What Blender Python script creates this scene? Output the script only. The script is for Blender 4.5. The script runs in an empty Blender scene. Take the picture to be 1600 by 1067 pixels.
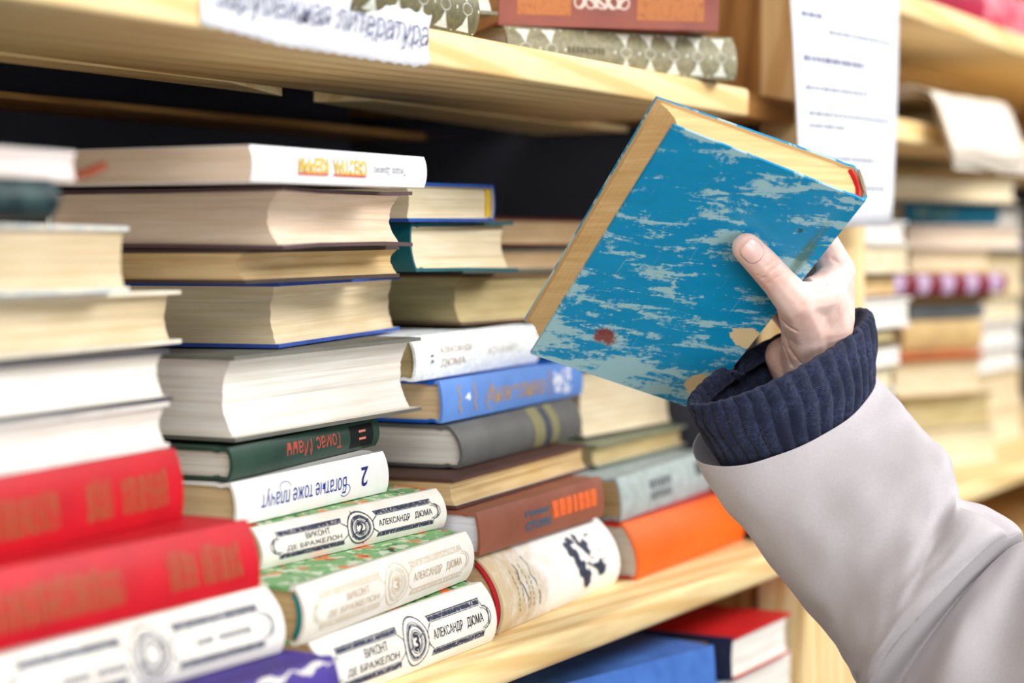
import bpy, bmesh, math, random
from mathutils import Vector, Matrix, noise as mnoise

random.seed(7)
scene = bpy.context.scene
COL = scene.collection

# ------------------------------------------------------------------ camera
cam_d = bpy.data.cameras.new('camera'); cam = bpy.data.objects.new('camera', cam_d); COL.objects.link(cam)
PHI, PITCH = math.radians(28.65), math.atan(138.5 / 3111.0)
vdir = Vector((math.cos(PHI) * math.cos(PITCH), math.sin(PHI) * math.cos(PITCH), -math.sin(PITCH)))
rdir = Vector((math.sin(PHI), -math.cos(PHI), 0)); udir = rdir.cross(vdir)
CAM = Vector((0, -0.596, 1.45))
m = Matrix((rdir, udir, -vdir)).transposed().to_4x4(); m.translation = CAM
cam.matrix_world = m
cam_d.sensor_width = 36; cam_d.lens = 70.0; cam_d.clip_start = .02
cam_d.dof.use_dof = True; cam_d.dof.focus_distance = 1.255; cam_d.dof.aperture_fstop = 3.8
scene.camera = cam

# ------------------------------------------------------------------ light and exposure
world = bpy.data.worlds.new('world'); scene.world = world; world.use_nodes = True
bg = world.node_tree.nodes['Background']; bg.inputs[0].default_value = (.95, .97, 1, 1); bg.inputs[1].default_value = .10
def area(name, loc, target, size, sy, power, col=(1, 1, 1)):
    d = bpy.data.lights.new(name, 'AREA'); d.shape = 'RECTANGLE'; d.size = size; d.size_y = sy
    d.energy = power; d.color = col
    o = bpy.data.objects.new(name, d); COL.objects.link(o); o.location = loc
    o.rotation_euler = (Vector(target) - Vector(loc)).to_track_quat('-Z', 'Y').to_euler()
    return o
area('ceiling_lamp_near', (1.7, -1.9, 2.75), (1.2, -.2, 1.2), 1.8, .8, 55, (1, .99, .98))
area('ceiling_lamp_far', (3.4, -1.4, 2.75), (2.2, 0, 1.3), 1.8, .8, 36, (1, .99, .98))
area('ceiling_lamp_aisle', (-.8, -1.5, 2.75), (.8, .1, 1.35), 1.8, .8, 20, (1, .99, .98))
area('left_fill', (-1.6, -.7, 2.5), (.8, .2, 1.4), 1.4, 1.0, 30, (1, .99, .98))  # unseen fill added to brighten the left faces of the piles
area('frontal_fill', (-.5, -3.4, 1.1), (1.15, 0, 1.35), 2.4, 1.9, 70, (.95, .975, 1))  # unseen fill added from behind the camera for the down-facing held cover
scene.view_settings.view_transform = 'Standard'; scene.view_settings.look = 'None'
scene.view_settings.gamma = 1; scene.view_settings.use_curve_mapping = False
scene.view_settings.exposure = .12

# ------------------------------------------------------------------ helpers
def lin(c):
    return tuple(((x / 255) / 12.92 if x / 255 <= .04045 else ((x / 255 + .055) / 1.055) ** 2.4) for x in c) + (1,)
class NT:
    def __init__(s, name, rough=.6, spec=.3):
        s.m = bpy.data.materials.new(name); s.m.use_nodes = True; s.t = s.m.node_tree; s.n = s.t.nodes
        s.b = s.n['Principled BSDF']; s.b.inputs['Roughness'].default_value = rough
        s.b.inputs['Specular IOR Level'].default_value = spec
    def add(s, typ, **kw):
        n = s.n.new(typ)
        for k, v in kw.items():
            if hasattr(n, k): setattr(n, k, v)
            else: n.inputs[k.replace('_', ' ')].default_value = v
        return n
    def l(s, a, b): s.t.links.new(a, b)
    def coords(s, scale=(1, 1, 1), rot=(0, 0, 0), kind='Object'):
        tc = s.add('ShaderNodeTexCoord'); mp = s.add('ShaderNodeMapping')
        mp.inputs['Scale'].default_value = scale; mp.inputs['Rotation'].default_value = rot
        s.l(tc.outputs[kind], mp.inputs['Vector']); return mp.outputs[0]
    def noise(s, vec, scale=5, detail=3, rough=.5, dist=0):
        n = s.add('ShaderNodeTexNoise'); n.inputs['Scale'].default_value = scale; n.inputs['Detail'].default_value = detail
        n.inputs['Roughness'].default_value = rough; n.inputs['Distortion'].default_value = dist
        s.l(vec, n.inputs['Vector']); return n.outputs['Fac']
    def ramp(s, fac, stops, interp='LINEAR'):
        r = s.add('ShaderNodeValToRGB'); r.color_ramp.interpolation = interp
        e = r.color_ramp.elements
        while len(e) < len(stops): e.new(.5)
        for i, (p, c) in enumerate(stops): e[i].position = p; e[i].color = c
        s.l(fac, r.inputs[0]); return r.outputs[0]
    def mix(s, fac, a, b, mode='MIX'):
        n = s.add('ShaderNodeMix', data_type='RGBA', blend_type=mode)
        for sock, v in ((n.inputs['Factor'], fac), (n.inputs[6], a), (n.inputs[7], b)):
            if hasattr(v, 'links'): s.l(v, sock)
            else: sock.default_value = v
        return n.outputs[2]
    def math(s, op, a, b=0.0, c=None):
        n = s.add('ShaderNodeMath', operation=op)
        for i, v in enumerate((a, b) if c is None else (a, b, c)):
            if hasattr(v, 'links'): s.l(v, n.inputs[i])
            else: n.inputs[i].default_value = v
        return n.outputs[0]
    def bump(s, h, strength=.3, dist=.001):
        n = s.add('ShaderNodeBump'); n.inputs['Strength'].default_value = strength; n.inputs['Distance'].default_value = dist
        s.l(h, n.inputs['Height']); s.l(n.outputs[0], s.b.inputs['Normal'])
    def col(s, c):
        if hasattr(c, 'links'): s.l(c, s.b.inputs['Base Color'])
        else: s.b.inputs['Base Color'].default_value = c
        return s.m
BW = lambda v: (v, v, v, 1)
_cache = {}
def pages(c, c2=None, stain=.25):
    """cut paper edge: fine lines along the sheets and soft browning"""
    key = ('pages', c, c2, stain)
    if key in _cache: return _cache[key]
    t = NT('paper_edges', .85, .15)
    a = lin(c); b = lin(c2) if c2 else lin(tuple(x * .9 for x in c))
    f = t.noise(t.coords((9, 9, 1500)), 1, 2)
    g = t.noise(t.coords((14, 14, 260)), 1, 2)
    h = t.noise(t.coords((11, 11, 22)), 1, 3)
    base = t.mix(t.ramp(g, [(.35, BW(0)), (.65, BW(1))]), a, b)
    dk = tuple(x * .74 for x in a[:3]) + (1,)
    base = t.mix(t.math('MULTIPLY', t.ramp(f, [(.42, BW(1)), (.62, BW(0))]), .38), base, dk)
    st = tuple(x * y for x, y in zip(a[:3], (.8, .7, .5))) + (1,)
    base = t.mix(t.math('MULTIPLY', t.ramp(h, [(.45, BW(0)), (.75, BW(1))]), stain), base, st)
    t.bump(t.math('ADD', f, g), .35, .0006)
    _cache[key] = t.col(base); return t.m
def cloth(c, rough=.55, var=.12, weave=True, spec=.3, c2=None, nscale=30):
    key = ('cloth', c, rough, var, weave, spec, c2, nscale)
    if key in _cache: return _cache[key]
    t = NT('book_cover', rough, spec)
    a = lin(c); b = lin(c2) if c2 else lin(tuple(x * (1 - var) for x in c))
    g = t.noise(t.coords(), nscale, 4, .6)
    base = t.mix(t.ramp(g, [(.35, BW(0)), (.7, BW(1))]), a, b)
    if weave:
        w = t.noise(t.coords((1500, 1500, 1500)), 1, 1); t.bump(w, .15, .0004)
    _cache[key] = t.col(base); return t.m
def plain(c, rough=.6, spec=.2, metal=0):
    key = ('plain', c, rough, spec, metal)
    if key in _cache: return _cache[key]
    t = NT('plain_colour', rough, spec); t.b.inputs['Metallic'].default_value = metal
    g = t.noise(t.coords(), 60, 2)
    _cache[key] = t.col(t.mix(g, lin(c), lin(tuple(x * .93 for x in c)))); return t.m
def ink(c, cover=.75, c0=(238, 236, 232), scale=500):
    """worn print: flakes show the spine below"""
    key = ('ink', c, cover, c0, scale)
    if key in _cache: return _cache[key]
    t = NT('worn_print', .6, .2)
    g = t.noise(t.coords(), scale, 3, .7)
    _cache[key] = t.col(t.mix(t.ramp(g, [(cover - .12, BW(0)), (cover + .12, BW(1))]), lin(c), lin(c0))); return t.m
def wood(c1, c2, axis='x', knots=True, rough=.5, name='pine'):
    key = ('wood', c1, c2, axis)
    if key in _cache: return _cache[key]
    t = NT(name, rough, .25)
    sc = {'x': (1.0, 9, 9), 'z': (9, 9, 1.0), 'y': (9, 1, 9)}[axis]
    v = t.coords(sc)
    warp = t.noise(v, 1.1, 2)
    w = t.add('ShaderNodeTexWave', wave_type='BANDS', bands_direction='DIAGONAL')
    w.inputs['Scale'].default_value = 2.6; w.inputs['Distortion'].default_value = 5.5; w.inputs['Detail'].default_value = 2
    w.inputs['Detail Scale'].default_value = .8
    t.l(v, w.inputs['Vector'])
    fine = t.noise(t.coords(tuple(x * 22 for x in sc)), 1, 2)
    a, b = lin(c1), lin(c2)
    base = t.mix(t.math('MULTIPLY', t.ramp(w.outputs['Fac'], [(.5, BW(0)), (.92, BW(1))]), .8), a, b)
    base = t.mix(t.math('MULTIPLY', t.ramp(fine, [(.4, BW(0)), (.7, BW(1))]), .35), base, b)
    k = t.noise(t.coords((3, 8, 8) if axis == 'x' else (8, 8, 3)), 1.3, 1)
    base = t.mix(t.math('MULTIPLY', t.ramp(k, [(.72, BW(0)), (.80, BW(1))]), .5), base, lin(tuple(x * .62 for x in c2)))
    t.bump(fine, .12, .0005)
    _cache[key] = t.col(base); return t.m

def finish(me, smooth=True, ang=35):
    if smooth:
        for p in me.polygons: p.use_smooth = True
        try: me.set_sharp_from_angle(angle=math.radians(ang))
        except Exception: pass
def obj(name, verts, faces, mat=None, parent=None, smooth=True, ang=35, fmat=None, kind=None):
    me = bpy.data.meshes.new(name); me.from_pydata([tuple(v) for v in verts], [], faces); me.validate()
    bm = bmesh.new(); bm.from_mesh(me); bmesh.ops.recalc_face_normals(bm, faces=bm.faces); bm.to_mesh(me); bm.free()
    mats = mat if isinstance(mat, (list, tuple)) else [mat]
    for q in mats:
        if q: me.materials.append(q)
    if fmat:
        for p, i in zip(me.polygons, fmat): p.material_index = i
    finish(me, smooth, ang)
    o = bpy.data.objects.new(name, me); COL.objects.link(o)
    if parent: o.parent = parent
    if kind: o['kind'] = kind
    return o
def thing(name, label, cat, loc=(0, 0, 0), rot=(0, 0, 0), group=None):
    o = bpy.data.objects.new(name, None); COL.objects.link(o); o.empty_display_size = .02
    o.location = loc; o.rotation_euler = rot
    o['label'] = label; o['category'] = cat
    if group: o['group'] = group
    return o
def tag(o, label, cat, group=None):
    o['label'] = label; o['category'] = cat
    if group: o['group'] = group
    return o
def box(name, lo, hi, mat, parent=None, bev=.0015, segs=2, rot=None):
    bm = bmesh.new(); bmesh.ops.create_cube(bm, size=1)
    c = [(a + b) / 2 for a, b in zip(lo, hi)]; d = [b - a for a, b in zip(lo, hi)]
    for v in bm.verts: v.co = Vector((v.co.x * d[0], v.co.y * d[1], v.co.z * d[2]))
    if bev: bmesh.ops.bevel(bm, geom=list(bm.edges), offset=bev, segments=segs, profile=.5, affect='EDGES')
    me = bpy.data.meshes.new(name); bm.to_mesh(me); bm.free(); finish(me)
    me.materials.append(mat)
    o = bpy.data.objects.new(name, me); COL.objects.link(o); o.location = c
    if rot: o.rotation_euler = rot
    if parent: o.parent = parent
    return o
def tube(pts, rad, n=8, closed_caps=True):
    """verts, faces of a tube along a polyline; rad number or list"""
    pts = [Vector(p) for p in pts]; V = []; Fc = []
    N = len(pts)
    for i, p in enumerate(pts):
        t = (pts[min(i + 1, N - 1)] - pts[max(i - 1, 0)]).normalized()
        a = t.orthogonal().normalized() if i == 0 else (a - t * a.dot(t)).normalized()
        b = t.cross(a); r = rad[i] if isinstance(rad, (list, tuple)) else rad
        for k in range(n):
            q = 2 * math.pi * k / n; V.append(p + (a * math.cos(q) + b * math.sin(q)) * r)
    for i in range(N - 1):
        for k in range(n):
            Fc.append((i * n + k, i * n + (k + 1) % n, (i + 1) * n + (k + 1) % n, (i + 1) * n + k))
    if closed_caps: Fc += [tuple(range(n - 1, -1, -1)), tuple((N - 1) * n + k for k in range(n))]
    return V, Fc

# ---- flat lettering outlines
def text2d(body, bold=0.0, shear=0.0, res=3, spacing=1.0):
    cu = bpy.data.curves.new('lettering', 'FONT'); cu.body = body; cu.size = 1; cu.resolution_u = res
    cu.offset = bold; cu.shear = shear; cu.fill_mode = 'FRONT'; cu.space_character = spacing
    o = bpy.data.objects.new('lettering_tmp', cu); COL.objects.link(o)
    dg = bpy.context.evaluated_depsgraph_get(); dg.update()
    me = bpy.data.meshes.new_from_object(o.evaluated_get(dg))
    bm = bmesh.new(); bm.from_mesh(me)
    for k in range(2):
        long = [e for e in bm.edges if e.calc_length() > .22]
        if long: bmesh.ops.subdivide_edges(bm, edges=long, cuts=1, use_grid_fill=False)
    bmesh.ops.triangulate(bm, faces=bm.faces)
    V = [(v.co.x, v.co.y) for v in bm.verts]; bm.verts.index_update()
    Fc = [tuple(v.index for v in f.verts) for f in bm.faces]
    bm.free(); bpy.data.objects.remove(o); bpy.data.curves.remove(cu); bpy.data.meshes.remove(me)
    return V, Fc
def fit(V, x0, x1, y0, y1, flip=False):
    if not V: return V
    ax, bx = min(v[0] for v in V), max(v[0] for v in V); ay, by = min(v[1] for v in V), max(v[1] for v in V)
    out = []
    for x, y in V:
        a = (x - ax) / (bx - ax or 1); b = (y - ay) / (by - ay or 1)
        if flip: a, b = 1 - a, 1 - b
        out.append((x0 + a * (x1 - x0), y0 + b * (y1 - y0)))
    return out
class Deco:
    """collects flat print in (s, q) spine coordinates, built as one part"""
    def __init__(s): s.V = []; s.F = []
    def add(s, V, F):
        o = len(s.V); s.V += list(V); s.F += [tuple(i + o for i in f) for f in F]; return s
    def text(s, body, x0, x1, y0, y1, flip=False, **kw):
        V, F = text2d(body, **kw); return s.add(fit(V, x0, x1, y0, y1, flip), F)
    def rect(s, x0, x1, y0, y1, nx=8, ny=6):
        V = [(x0 + (x1 - x0) * i / nx, y0 + (y1 - y0) * j / ny) for j in range(ny + 1) for i in range(nx + 1)]
        F = [(j * (nx + 1) + i, j * (nx + 1) + i + 1, (j + 1) * (nx + 1) + i + 1, (j + 1) * (nx + 1) + i) for j in range(ny) for i in range(nx)]
        return s.add(V, F)
    def line(s, pts, w, closed=False, n=1):
        P = [Vector(p) for p in pts]; N = len(P); V = []
        for i, p in enumerate(P):
            a = P[(i - 1) % N] if (closed or i > 0) else p; b = P[(i + 1) % N] if (closed or i < N - 1) else p
            t = (b - a); t = t.normalized() if t.length else Vector((1, 0)); nn = Vector((-t.y, t.x))
            ww = w[i] if isinstance(w, (list, tuple)) else w
            V += [tuple(p + nn * ww / 2), tuple(p - nn * ww / 2)]
        F = [(2 * i, 2 * i + 1, (2 * i + 3) % (2 * N), (2 * i + 2) % (2 * N)) for i in range(N if closed else N - 1)]
        return s.add(V, F)
    def poly(s, pts):
        c = (sum(p[0] for p in pts) / len(pts), sum(p[1] for p in pts) / len(pts)); n = len(pts)
        return s.add(list(pts) + [c], [(i, (i + 1) % n, n) for i in range(n)])
    def blobs(s, x0, x1, y0, y1, n, r, seed=1):
        rr = random.Random(seed)
        for k in range(n):
            cx, cy = rr.uniform(x0, x1), rr.uniform(y0, y1); rad = r * rr.uniform(.5, 1.2)
            s.poly([(cx + rad * rr.uniform(.6, 1.2) * math.cos(t * .785), cy + rad * rr.uniform(.6, 1.2) * math.sin(t * .785)) for t in range(8)])
        return s
def ell(cx, cy, a, b, n=28, t0=0, t1=2 * math.pi):
    return [(cx + a * math.cos(t0 + (t1 - t0) * i / n), cy + b * math.sin(t0 + (t1 - t0) * i / n)) for i in range(n + (0 if abs(t1 - t0 - 2 * math.pi) < 1e-6 else 1))]

# ------------------------------------------------------------------ the book
class Book:
    def __init__(s, name, label, pos, yaw, L, D, T, spine='front', cover=None, page=None, tilt=0., ck=0., wd=0., hard=True,
                 rd=.005, fe=.004, board=None, band=None, group=None, cat='book', lay=14, ov=.003, warp=None, curl=0., liner=None):
        s.L, s.D, s.T, s.ck, s.wd, s.sp, s.rd = L, D, T, ck, wd, spine, rd
        s.H, s.W = (L, D) if spine in ('front', 'back') else (D, L)
        s.warp = warp; s.curl = curl
        s.root = thing(name, label, cat, pos, (0, -math.atan(tilt), math.radians(yaw)), group)
        c = .0024 if hard else .0004; o = ov if hard else 0.0
        s.c, s.o = c, o
        H, W = s.H, s.W
        # cover: outer and inner profile, extruded along the spine direction
        nz = 14
        out = [(W, 0), (W * .5, 0), (rd + .011, 0), (rd + .007, .0008 if hard else 0), (rd + .003, 0)]
        inn = [(W, c), (W * .5, c), (rd + .011, c), (rd + .007, c + (.0008 if hard else 0)), (rd + .004, c)]
        for i in range(nz + 1):
            q = i / nz; out.append((s.sw(q * T), q * T)); qi = c + q * (T - 2 * c); inn.append((s.sw(qi) + c * .9, qi))
        for (w_, z_) in [(rd + .003, 0), (rd + .007, .0008 if hard else 0), (rd + .011, 0), (W * .5, 0), (W, 0)]: out.append((w_, T - z_))
        for (w_, z_) in [(rd + .004, c), (rd + .007, c + (.0008 if hard else 0)), (rd + .011, c), (W * .5, c), (W, c)]: inn.append((w_, T - z_))
        n = len(out); nh = 8; V = []; F = []; fm = []
        for k in range(nh + 1):
            h = H * k / nh
            V += [s.tr(h, w, z) for w, z in out] + [s.tr(h, w, z) for w, z in inn]
        R = 2 * n
        for k in range(nh):
            for i in range(n - 1):
                sp = 1 if not (4 <= i <= 4 + nz + 1) else 0
                F.append((k * R + i, (k + 1) * R + i, (k + 1) * R + i + 1, k * R + i + 1)); fm.append(sp)
                F.append((k * R + n + i, k * R + n + i + 1, (k + 1) * R + n + i + 1, (k + 1) * R + n + i)); fm.append(2)
            for i in (0, n - 1):
                F.append((k * R + i, k * R + n + i, (k + 1) * R + n + i, (k + 1) * R + i)); fm.append(1)
        for k in (0, nh):
            for i in range(n - 1):
                F.append((k * R + i, k * R + i + 1, k * R + n + i + 1, k * R + n + i)); fm.append(0 if 4 <= i <= 4 + nz + 1 else 1)
        lin_m = liner or plain((228, 222, 208), .8)
        s.cover = obj('cover', V, F, [cover, board or cover, lin_m if hard else cover], s.root, ang=40, fmat=fm)
        # page block in layers
        V = []; F = []; rr = random.Random(len(bpy.data.objects))
        z0, z1 = c, T - c; ph = [o, H - o]
        off = 0
        for k in range(lay + 1):
            u_ = 2 * k / lay - 1; z = z0 + (z1 - z0) * k / lay
            off = off * .5 + rr.uniform(-.0004, .0004); j1, j2 = rr.uniform(-.0003, .0003), rr.uniform(-.0003, .0003)
            ws = s.sw(z) + c * .9 + .0002
            wf = W - o - fe * (1 - u_ * u_) + off
            V += [s.tr(ph[0] + j1, ws, z), s.tr(ph[1] + j2, ws, z), s.tr(ph[1] + j2, (ws + wf) / 2, z), s.tr(ph[1] + j2, wf, z), s.tr((ph[0] + ph[1]) / 2, wf + off * .4, z), s.tr(ph[0] + j1, wf, z), s.tr(ph[0] + j1, (ws + wf) / 2, z)]
        m_ = 7
        for k in range(lay):
            for i in range(m_): F.append((k * m_ + i, k * m_ + (i + 1) % m_, (k + 1) * m_ + (i + 1) % m_, (k + 1) * m_ + i))
        F += [tuple(range(m_)), tuple(lay * m_ + i for i in range(m_))]
        s.block = obj('page_block', V, F, page, s.root, smooth=False)
        if band:
            for h in ([o - .0006] if spine in ('front',) else [H - o + .0006, o - .0006]):
                pts = [s.tr(h, s.sw(z0 + (z1 - z0) * q / 16) + c + .0024, z0 + (z1 - z0) * q / 16) for q in range(1, 16)]
                v, f = tube(pts, .0016 if T < .045 else .0026, 6); obj('headband', v, f, band, s.root)
    def sw(s, z):
        u_ = 2 * z / s.T - 1
        return s.rd * min(1, abs(u_)) ** 2.2
    def tr(s, h, w, z):
        L, D = s.L, s.D
        if s.sp == 'front': x, y = h, w
        elif s.sp == 'back': x, y = L - h, D - w
        elif s.sp == 'left': x, y = w, D - h
        else: x, y = L - w, h
        if s.curl:   # board corners bent away from the pages
            e = max(0, (w / s.W - .72) / .28); e2 = max(0, abs(h / s.H - .5) * 2 - .55) / .45
            if z < s.c * 1.5: z -= s.curl * e * e * e2
            elif z > s.T - s.c * 1.5: z += s.curl * e * e * e2
        if s.warp: return s.warp(x / L, y / D, z / s.T)
        return Vector((x, y + s.ck * z / s.T, z * (1 + s.wd * x / s.T)))
    def deco(s, name, d, mat, eps=.00025):
        """print laid on the spine (front spines): s along, q up"""
        V = []
        for a, q in d.V:
            q = min(max(q, .0003), s.T - .0003); a = min(max(a, .0003), s.L - .0003)
            p = s.tr(a, s.sw(q), q); V.append(p + Vector((0, -eps, 0)))
        return obj(name, V, d.F, mat, s.root, smooth=False)
# ------------------------------------------------------------------ setting
PINE = wood((246, 220, 164), (222, 182, 118)); PINEZ = wood((240, 214, 162), (216, 176, 114), 'z')
SHADEPINE = wood((150, 104, 52), (112, 72, 34), 'x'); PANEL = wood((176, 128, 70), (140, 94, 46), 'z')
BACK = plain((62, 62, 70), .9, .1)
o = box('floor', (-4, -5, -.05), (8, 3, 0), plain((84, 74, 66), .5), bev=0); o['kind'] = 'structure'
o = box('wall_back', (-4, 1.4, 0), (8, 1.5, 2.9), plain((205, 200, 192), .8), bev=0); o['kind'] = 'structure'

case = thing('bookcase', 'long bookcase of pale knotty pine boards and posts packed with piled books', 'bookcase', (0, 0, 0))
XL, XR = -.35, 3.25
def board(x0, x1, y0, y1, z0, z1, m=PINE, name='shelf_board', bev=.003): return box(name, (x0, y0, z0), (x1, y1, z1), m, case, bev, 3)
def slab(name, poly, z0, z1, m):
    n = len(poly); V = [(x, y, z0) for x, y in poly] + [(x, y, z1) for x, y in poly]
    F = [tuple(range(n))[::-1], tuple(range(n, 2 * n))] + [(i, (i + 1) % n, n + (i + 1) % n, n + i) for i in range(n)]
    return obj(name, V, F, m, case)
# upper shelf of the near bay: front plank, then narrow slats with a gap between them
board(XL, 1.484, 0, .166, 1.558, 1.580)
slab('shelf_slat', [(.3, .172), (1.03, .170), (1.135, .205), (.86, .203), (.3, .19)], 1.558, 1.576, PINE)
slab('shelf_slat', [(1.19, .216), (1.20, .171), (1.62, .171), (1.62, .262), (1.36, .238)], 1.558, 1.576, PINE)
board(XL, 1.64, .386, .47, 1.558, 1.563, wood((196, 148, 84), (150, 104, 54)), 'shelf_batten', .001)
box('shaded_shelf_end', (1.4845, .012, 1.560), (1.6195, .15, 1.580), SHADEPINE, case)  # stretch of shelf front with the hanging sheet's shadow put into its colour
# main shelf, low shelf
o = board(XL, 1.6195, 0, .18, 1.1785, 1.2, bev=.006); board(XL, 1.6195, .183, .46, 1.1785, 1.2)
board(XL, 1.6195, .015, .18, 1.028, 1.05); board(XL, 1.6195, .183, .46, 1.028, 1.05)
# far bay
for z0, z1 in ((1.558, 1.580), (1.1785, 1.2), (1.6805, 1.7025), (1.028, 1.05)):
    board(1.7725, XR, 0, .18, z0, z1); board(1.7725, XR, .183, .46, z0, z1)
# posts, side panels, backs
for x0, x1 in ((XL - .13, XL), (1.62, 1.772), (XR, XR + .15)):
    box('post', (x0, 0, 0), (x1, .045, 2.15), PINEZ, case, .002)
    box('post', (x0 + .03, .42, 0), (x1, .465, 2.15), PINEZ, case, .002)
    for z0, z1, mt in ((.2, 1.177, PANEL), (1.2005, 1.5575, BACK), (1.5585, 1.5795, BACK), (1.581, 2.0, PANEL)): box('side_panel', (x0 + .006, .046, z0), (x0 + .022, .4715, z1), mt, case, .001)  # middle panels dark: deep shade inside the bay put into their colour
board(XL - .13, XR + .15, 0, .47, 2.0, 2.022)
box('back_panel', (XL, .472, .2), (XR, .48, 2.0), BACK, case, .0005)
box('back_sheet', (XL, .27, 1.582), (1.619, .275, 1.998), PANEL, case, .0005)

# ------------------------------------------------------------------ paper materials
WHITEP = plain((240, 241, 246), .8, .1); GREYTXT = plain((128, 130, 142), .8, .1); INKTXT = plain((112, 116, 142), .8, .1)
# torn paper label on the shelf edge
def label_strip():
    V = []; F = []; n = 60; rr = random.Random(3)
    for i in range(n + 1):
        f = i / n; x = .776 + f * .212
        top = 1.5905 - .0045 * f + .0008 * math.sin(f * 95) - (.004 * (.08 - f) / .08 if f < .08 else 0)
        bot = 1.5600 - .0042 * min(1, f * 3.2) + .0007 * math.sin(f * 120 + 1) + (.003 * (f - .93) / .07 if f > .93 else 0)
        for j in range(5):
            z = bot + (top - bot) * j / 4
            y = -.0012 - .0009 * math.sin(f * 9) ** 2 - (.0025 * max(0, (j - 2) / 2) ** 2) - .0012 * max(0, 1 - j) * abs(math.sin(f * 14))
            V.append((x, y, z))
    for i in range(n):
        for j in range(4): F.append((i * 5 + j, i * 5 + 5 + j, i * 5 + 6 + j, i * 5 + 1 + j))
    o = obj('paper_label', V, F, WHITEP)
    md = o.modifiers.new('thick', 'SOLIDIFY'); md.thickness = .0003; md.offset = 1
    return tag(o, 'torn strip of white paper lettered with a heading, stuck on the upper shelf edge', 'label')
lab = label_strip()
d = Deco().text('зарубежная литература', .785, .982, 1.5645, 1.5835)
obj('lettering', [(x, -.0052 + .0012 * ((z - 1.5645) / .019 < .4), z - .0022 * (x - .785) / .2 + .0012) for x, z in d.V], d.F, INKTXT, lab, smooth=False)

# sheet of paper hung on the post
def sheet_pt(u, v):   # u left-right, v bottom-top
    bl, br, tl, tr = Vector((1.530, -.027, 1.471)), Vector((1.742, -.034, 1.474)), Vector((1.531, -.005, 1.768)), Vector((1.742, -.037, 1.770))
    p = (bl * (1 - u) + br * u) * (1 - v) + (tl * (1 - u) + tr * u) * v
    return p + Vector((0, -.004 * math.sin(math.pi * u) - .003 * math.sin(3 * v), 0))
N_ = 14
V = [sheet_pt(i / N_, j / N_) for j in range(N_ + 1) for i in range(N_ + 1)]
F = [(j * (N_ + 1) + i, j * (N_ + 1) + i + 1, (j + 1) * (N_ + 1) + i + 1, (j + 1) * (N_ + 1) + i) for j in range(N_) for i in range(N_)]
sh = obj('paper_sheet', V, F, WHITEP); md = sh.modifiers.new('thick', 'SOLIDIFY'); md.thickness = .0003
tag(sh, 'white printed notice sheet hanging on the wooden post between the two bays', 'paper')
rr = random.Random(5)
def words(dd, u0, u1, v, h):
    u = u0
    while u < u1:
        w = rr.uniform(.02, .06); dd.rect(u, min(u + w, u1), v - h / 2, v + h / 2, 2, 1); u += w + .012
for (u0, u1, vz, h, dk) in ((.07, .24, 1.646, .0038, 1), (.28, .92, 1.634, .003, 0), (.07, .62, 1.610, .0045, 1), (.07, .66, 1.586, .003, 0), (.09, .93, 1.565, .003, 0), (.09, .42, 1.555, .003, 0), (.08, .75, 1.529, .003, 0), (.08, .9, 1.505, .003, 0), (.1, .6, 1.70, .004, 1), (.1, .9, 1.68, .003, 0)):
    dd = Deco(); words(dd, u0, u1, (vz - 1.472) / .297, h * 1.3 / .297)
    obj('printed_line', [sheet_pt(u, v) + Vector((-.0001, -.0006, 0)) for u, v in dd.V], dd.F, INKTXT if dk else GREYTXT, sh, smooth=False)

# ------------------------------------------------------------------ page and cover colours
P_WHITE = pages((236, 232, 224), (222, 214, 202), .1); P_CREAM = pages((232, 218, 188), (216, 198, 162), .3)
P_TAN = pages((222, 194, 154), (206, 174, 132), .3); P_PINK = pages((230, 210, 188), (214, 190, 164), .2)
P_YEL = pages((224, 206, 174), (210, 188, 148), .3); P_GREY = pages((220, 214, 204), (200, 192, 182), .15)
P_OLD = pages((212, 186, 140), (184, 150, 100), .6); P_OLIVE = pages((196, 178, 132), (172, 152, 106), .4)
P_HELD = pages((226, 194, 142), (208, 172, 118), .25)
IVORY = cloth((234, 230, 220), .5, .05, False, .3, (220, 212, 198), 26)
def floral():
    t = NT('printed_boards', .45, .3)
    v = t.coords(); g = t.noise(v, 95, 2, .6); h = t.noise(v, 60, 1)
    b = t.mix(t.ramp(g, [(.42, BW(0)), (.46, BW(1))]), lin((214, 224, 196)), lin((120, 176, 112)))
    b = t.mix(t.ramp(h, [(.6, BW(0)), (.63, BW(1))]), b, lin((240, 120, 60)))
    b = t.mix(t.ramp(t.noise(v, 150, 1), [(.66, BW(0)), (.69, BW(1))]), b, lin((44, 60, 50)))
    return t.col(b)
FLORAL = floral()
def redgold():
    t = NT('faded_gold_on_red', .5, .3)
    g = t.noise(t.coords(), 420, 3, .7)
    return t.col(t.mix(t.ramp(g, [(.38, BW(0)), (.6, BW(1))]), lin((186, 24, 34)), lin((140, 84, 46))))
REDGOLD = redgold()
RED = cloth((192, 12, 30), .5, .1, True, .3)

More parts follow.
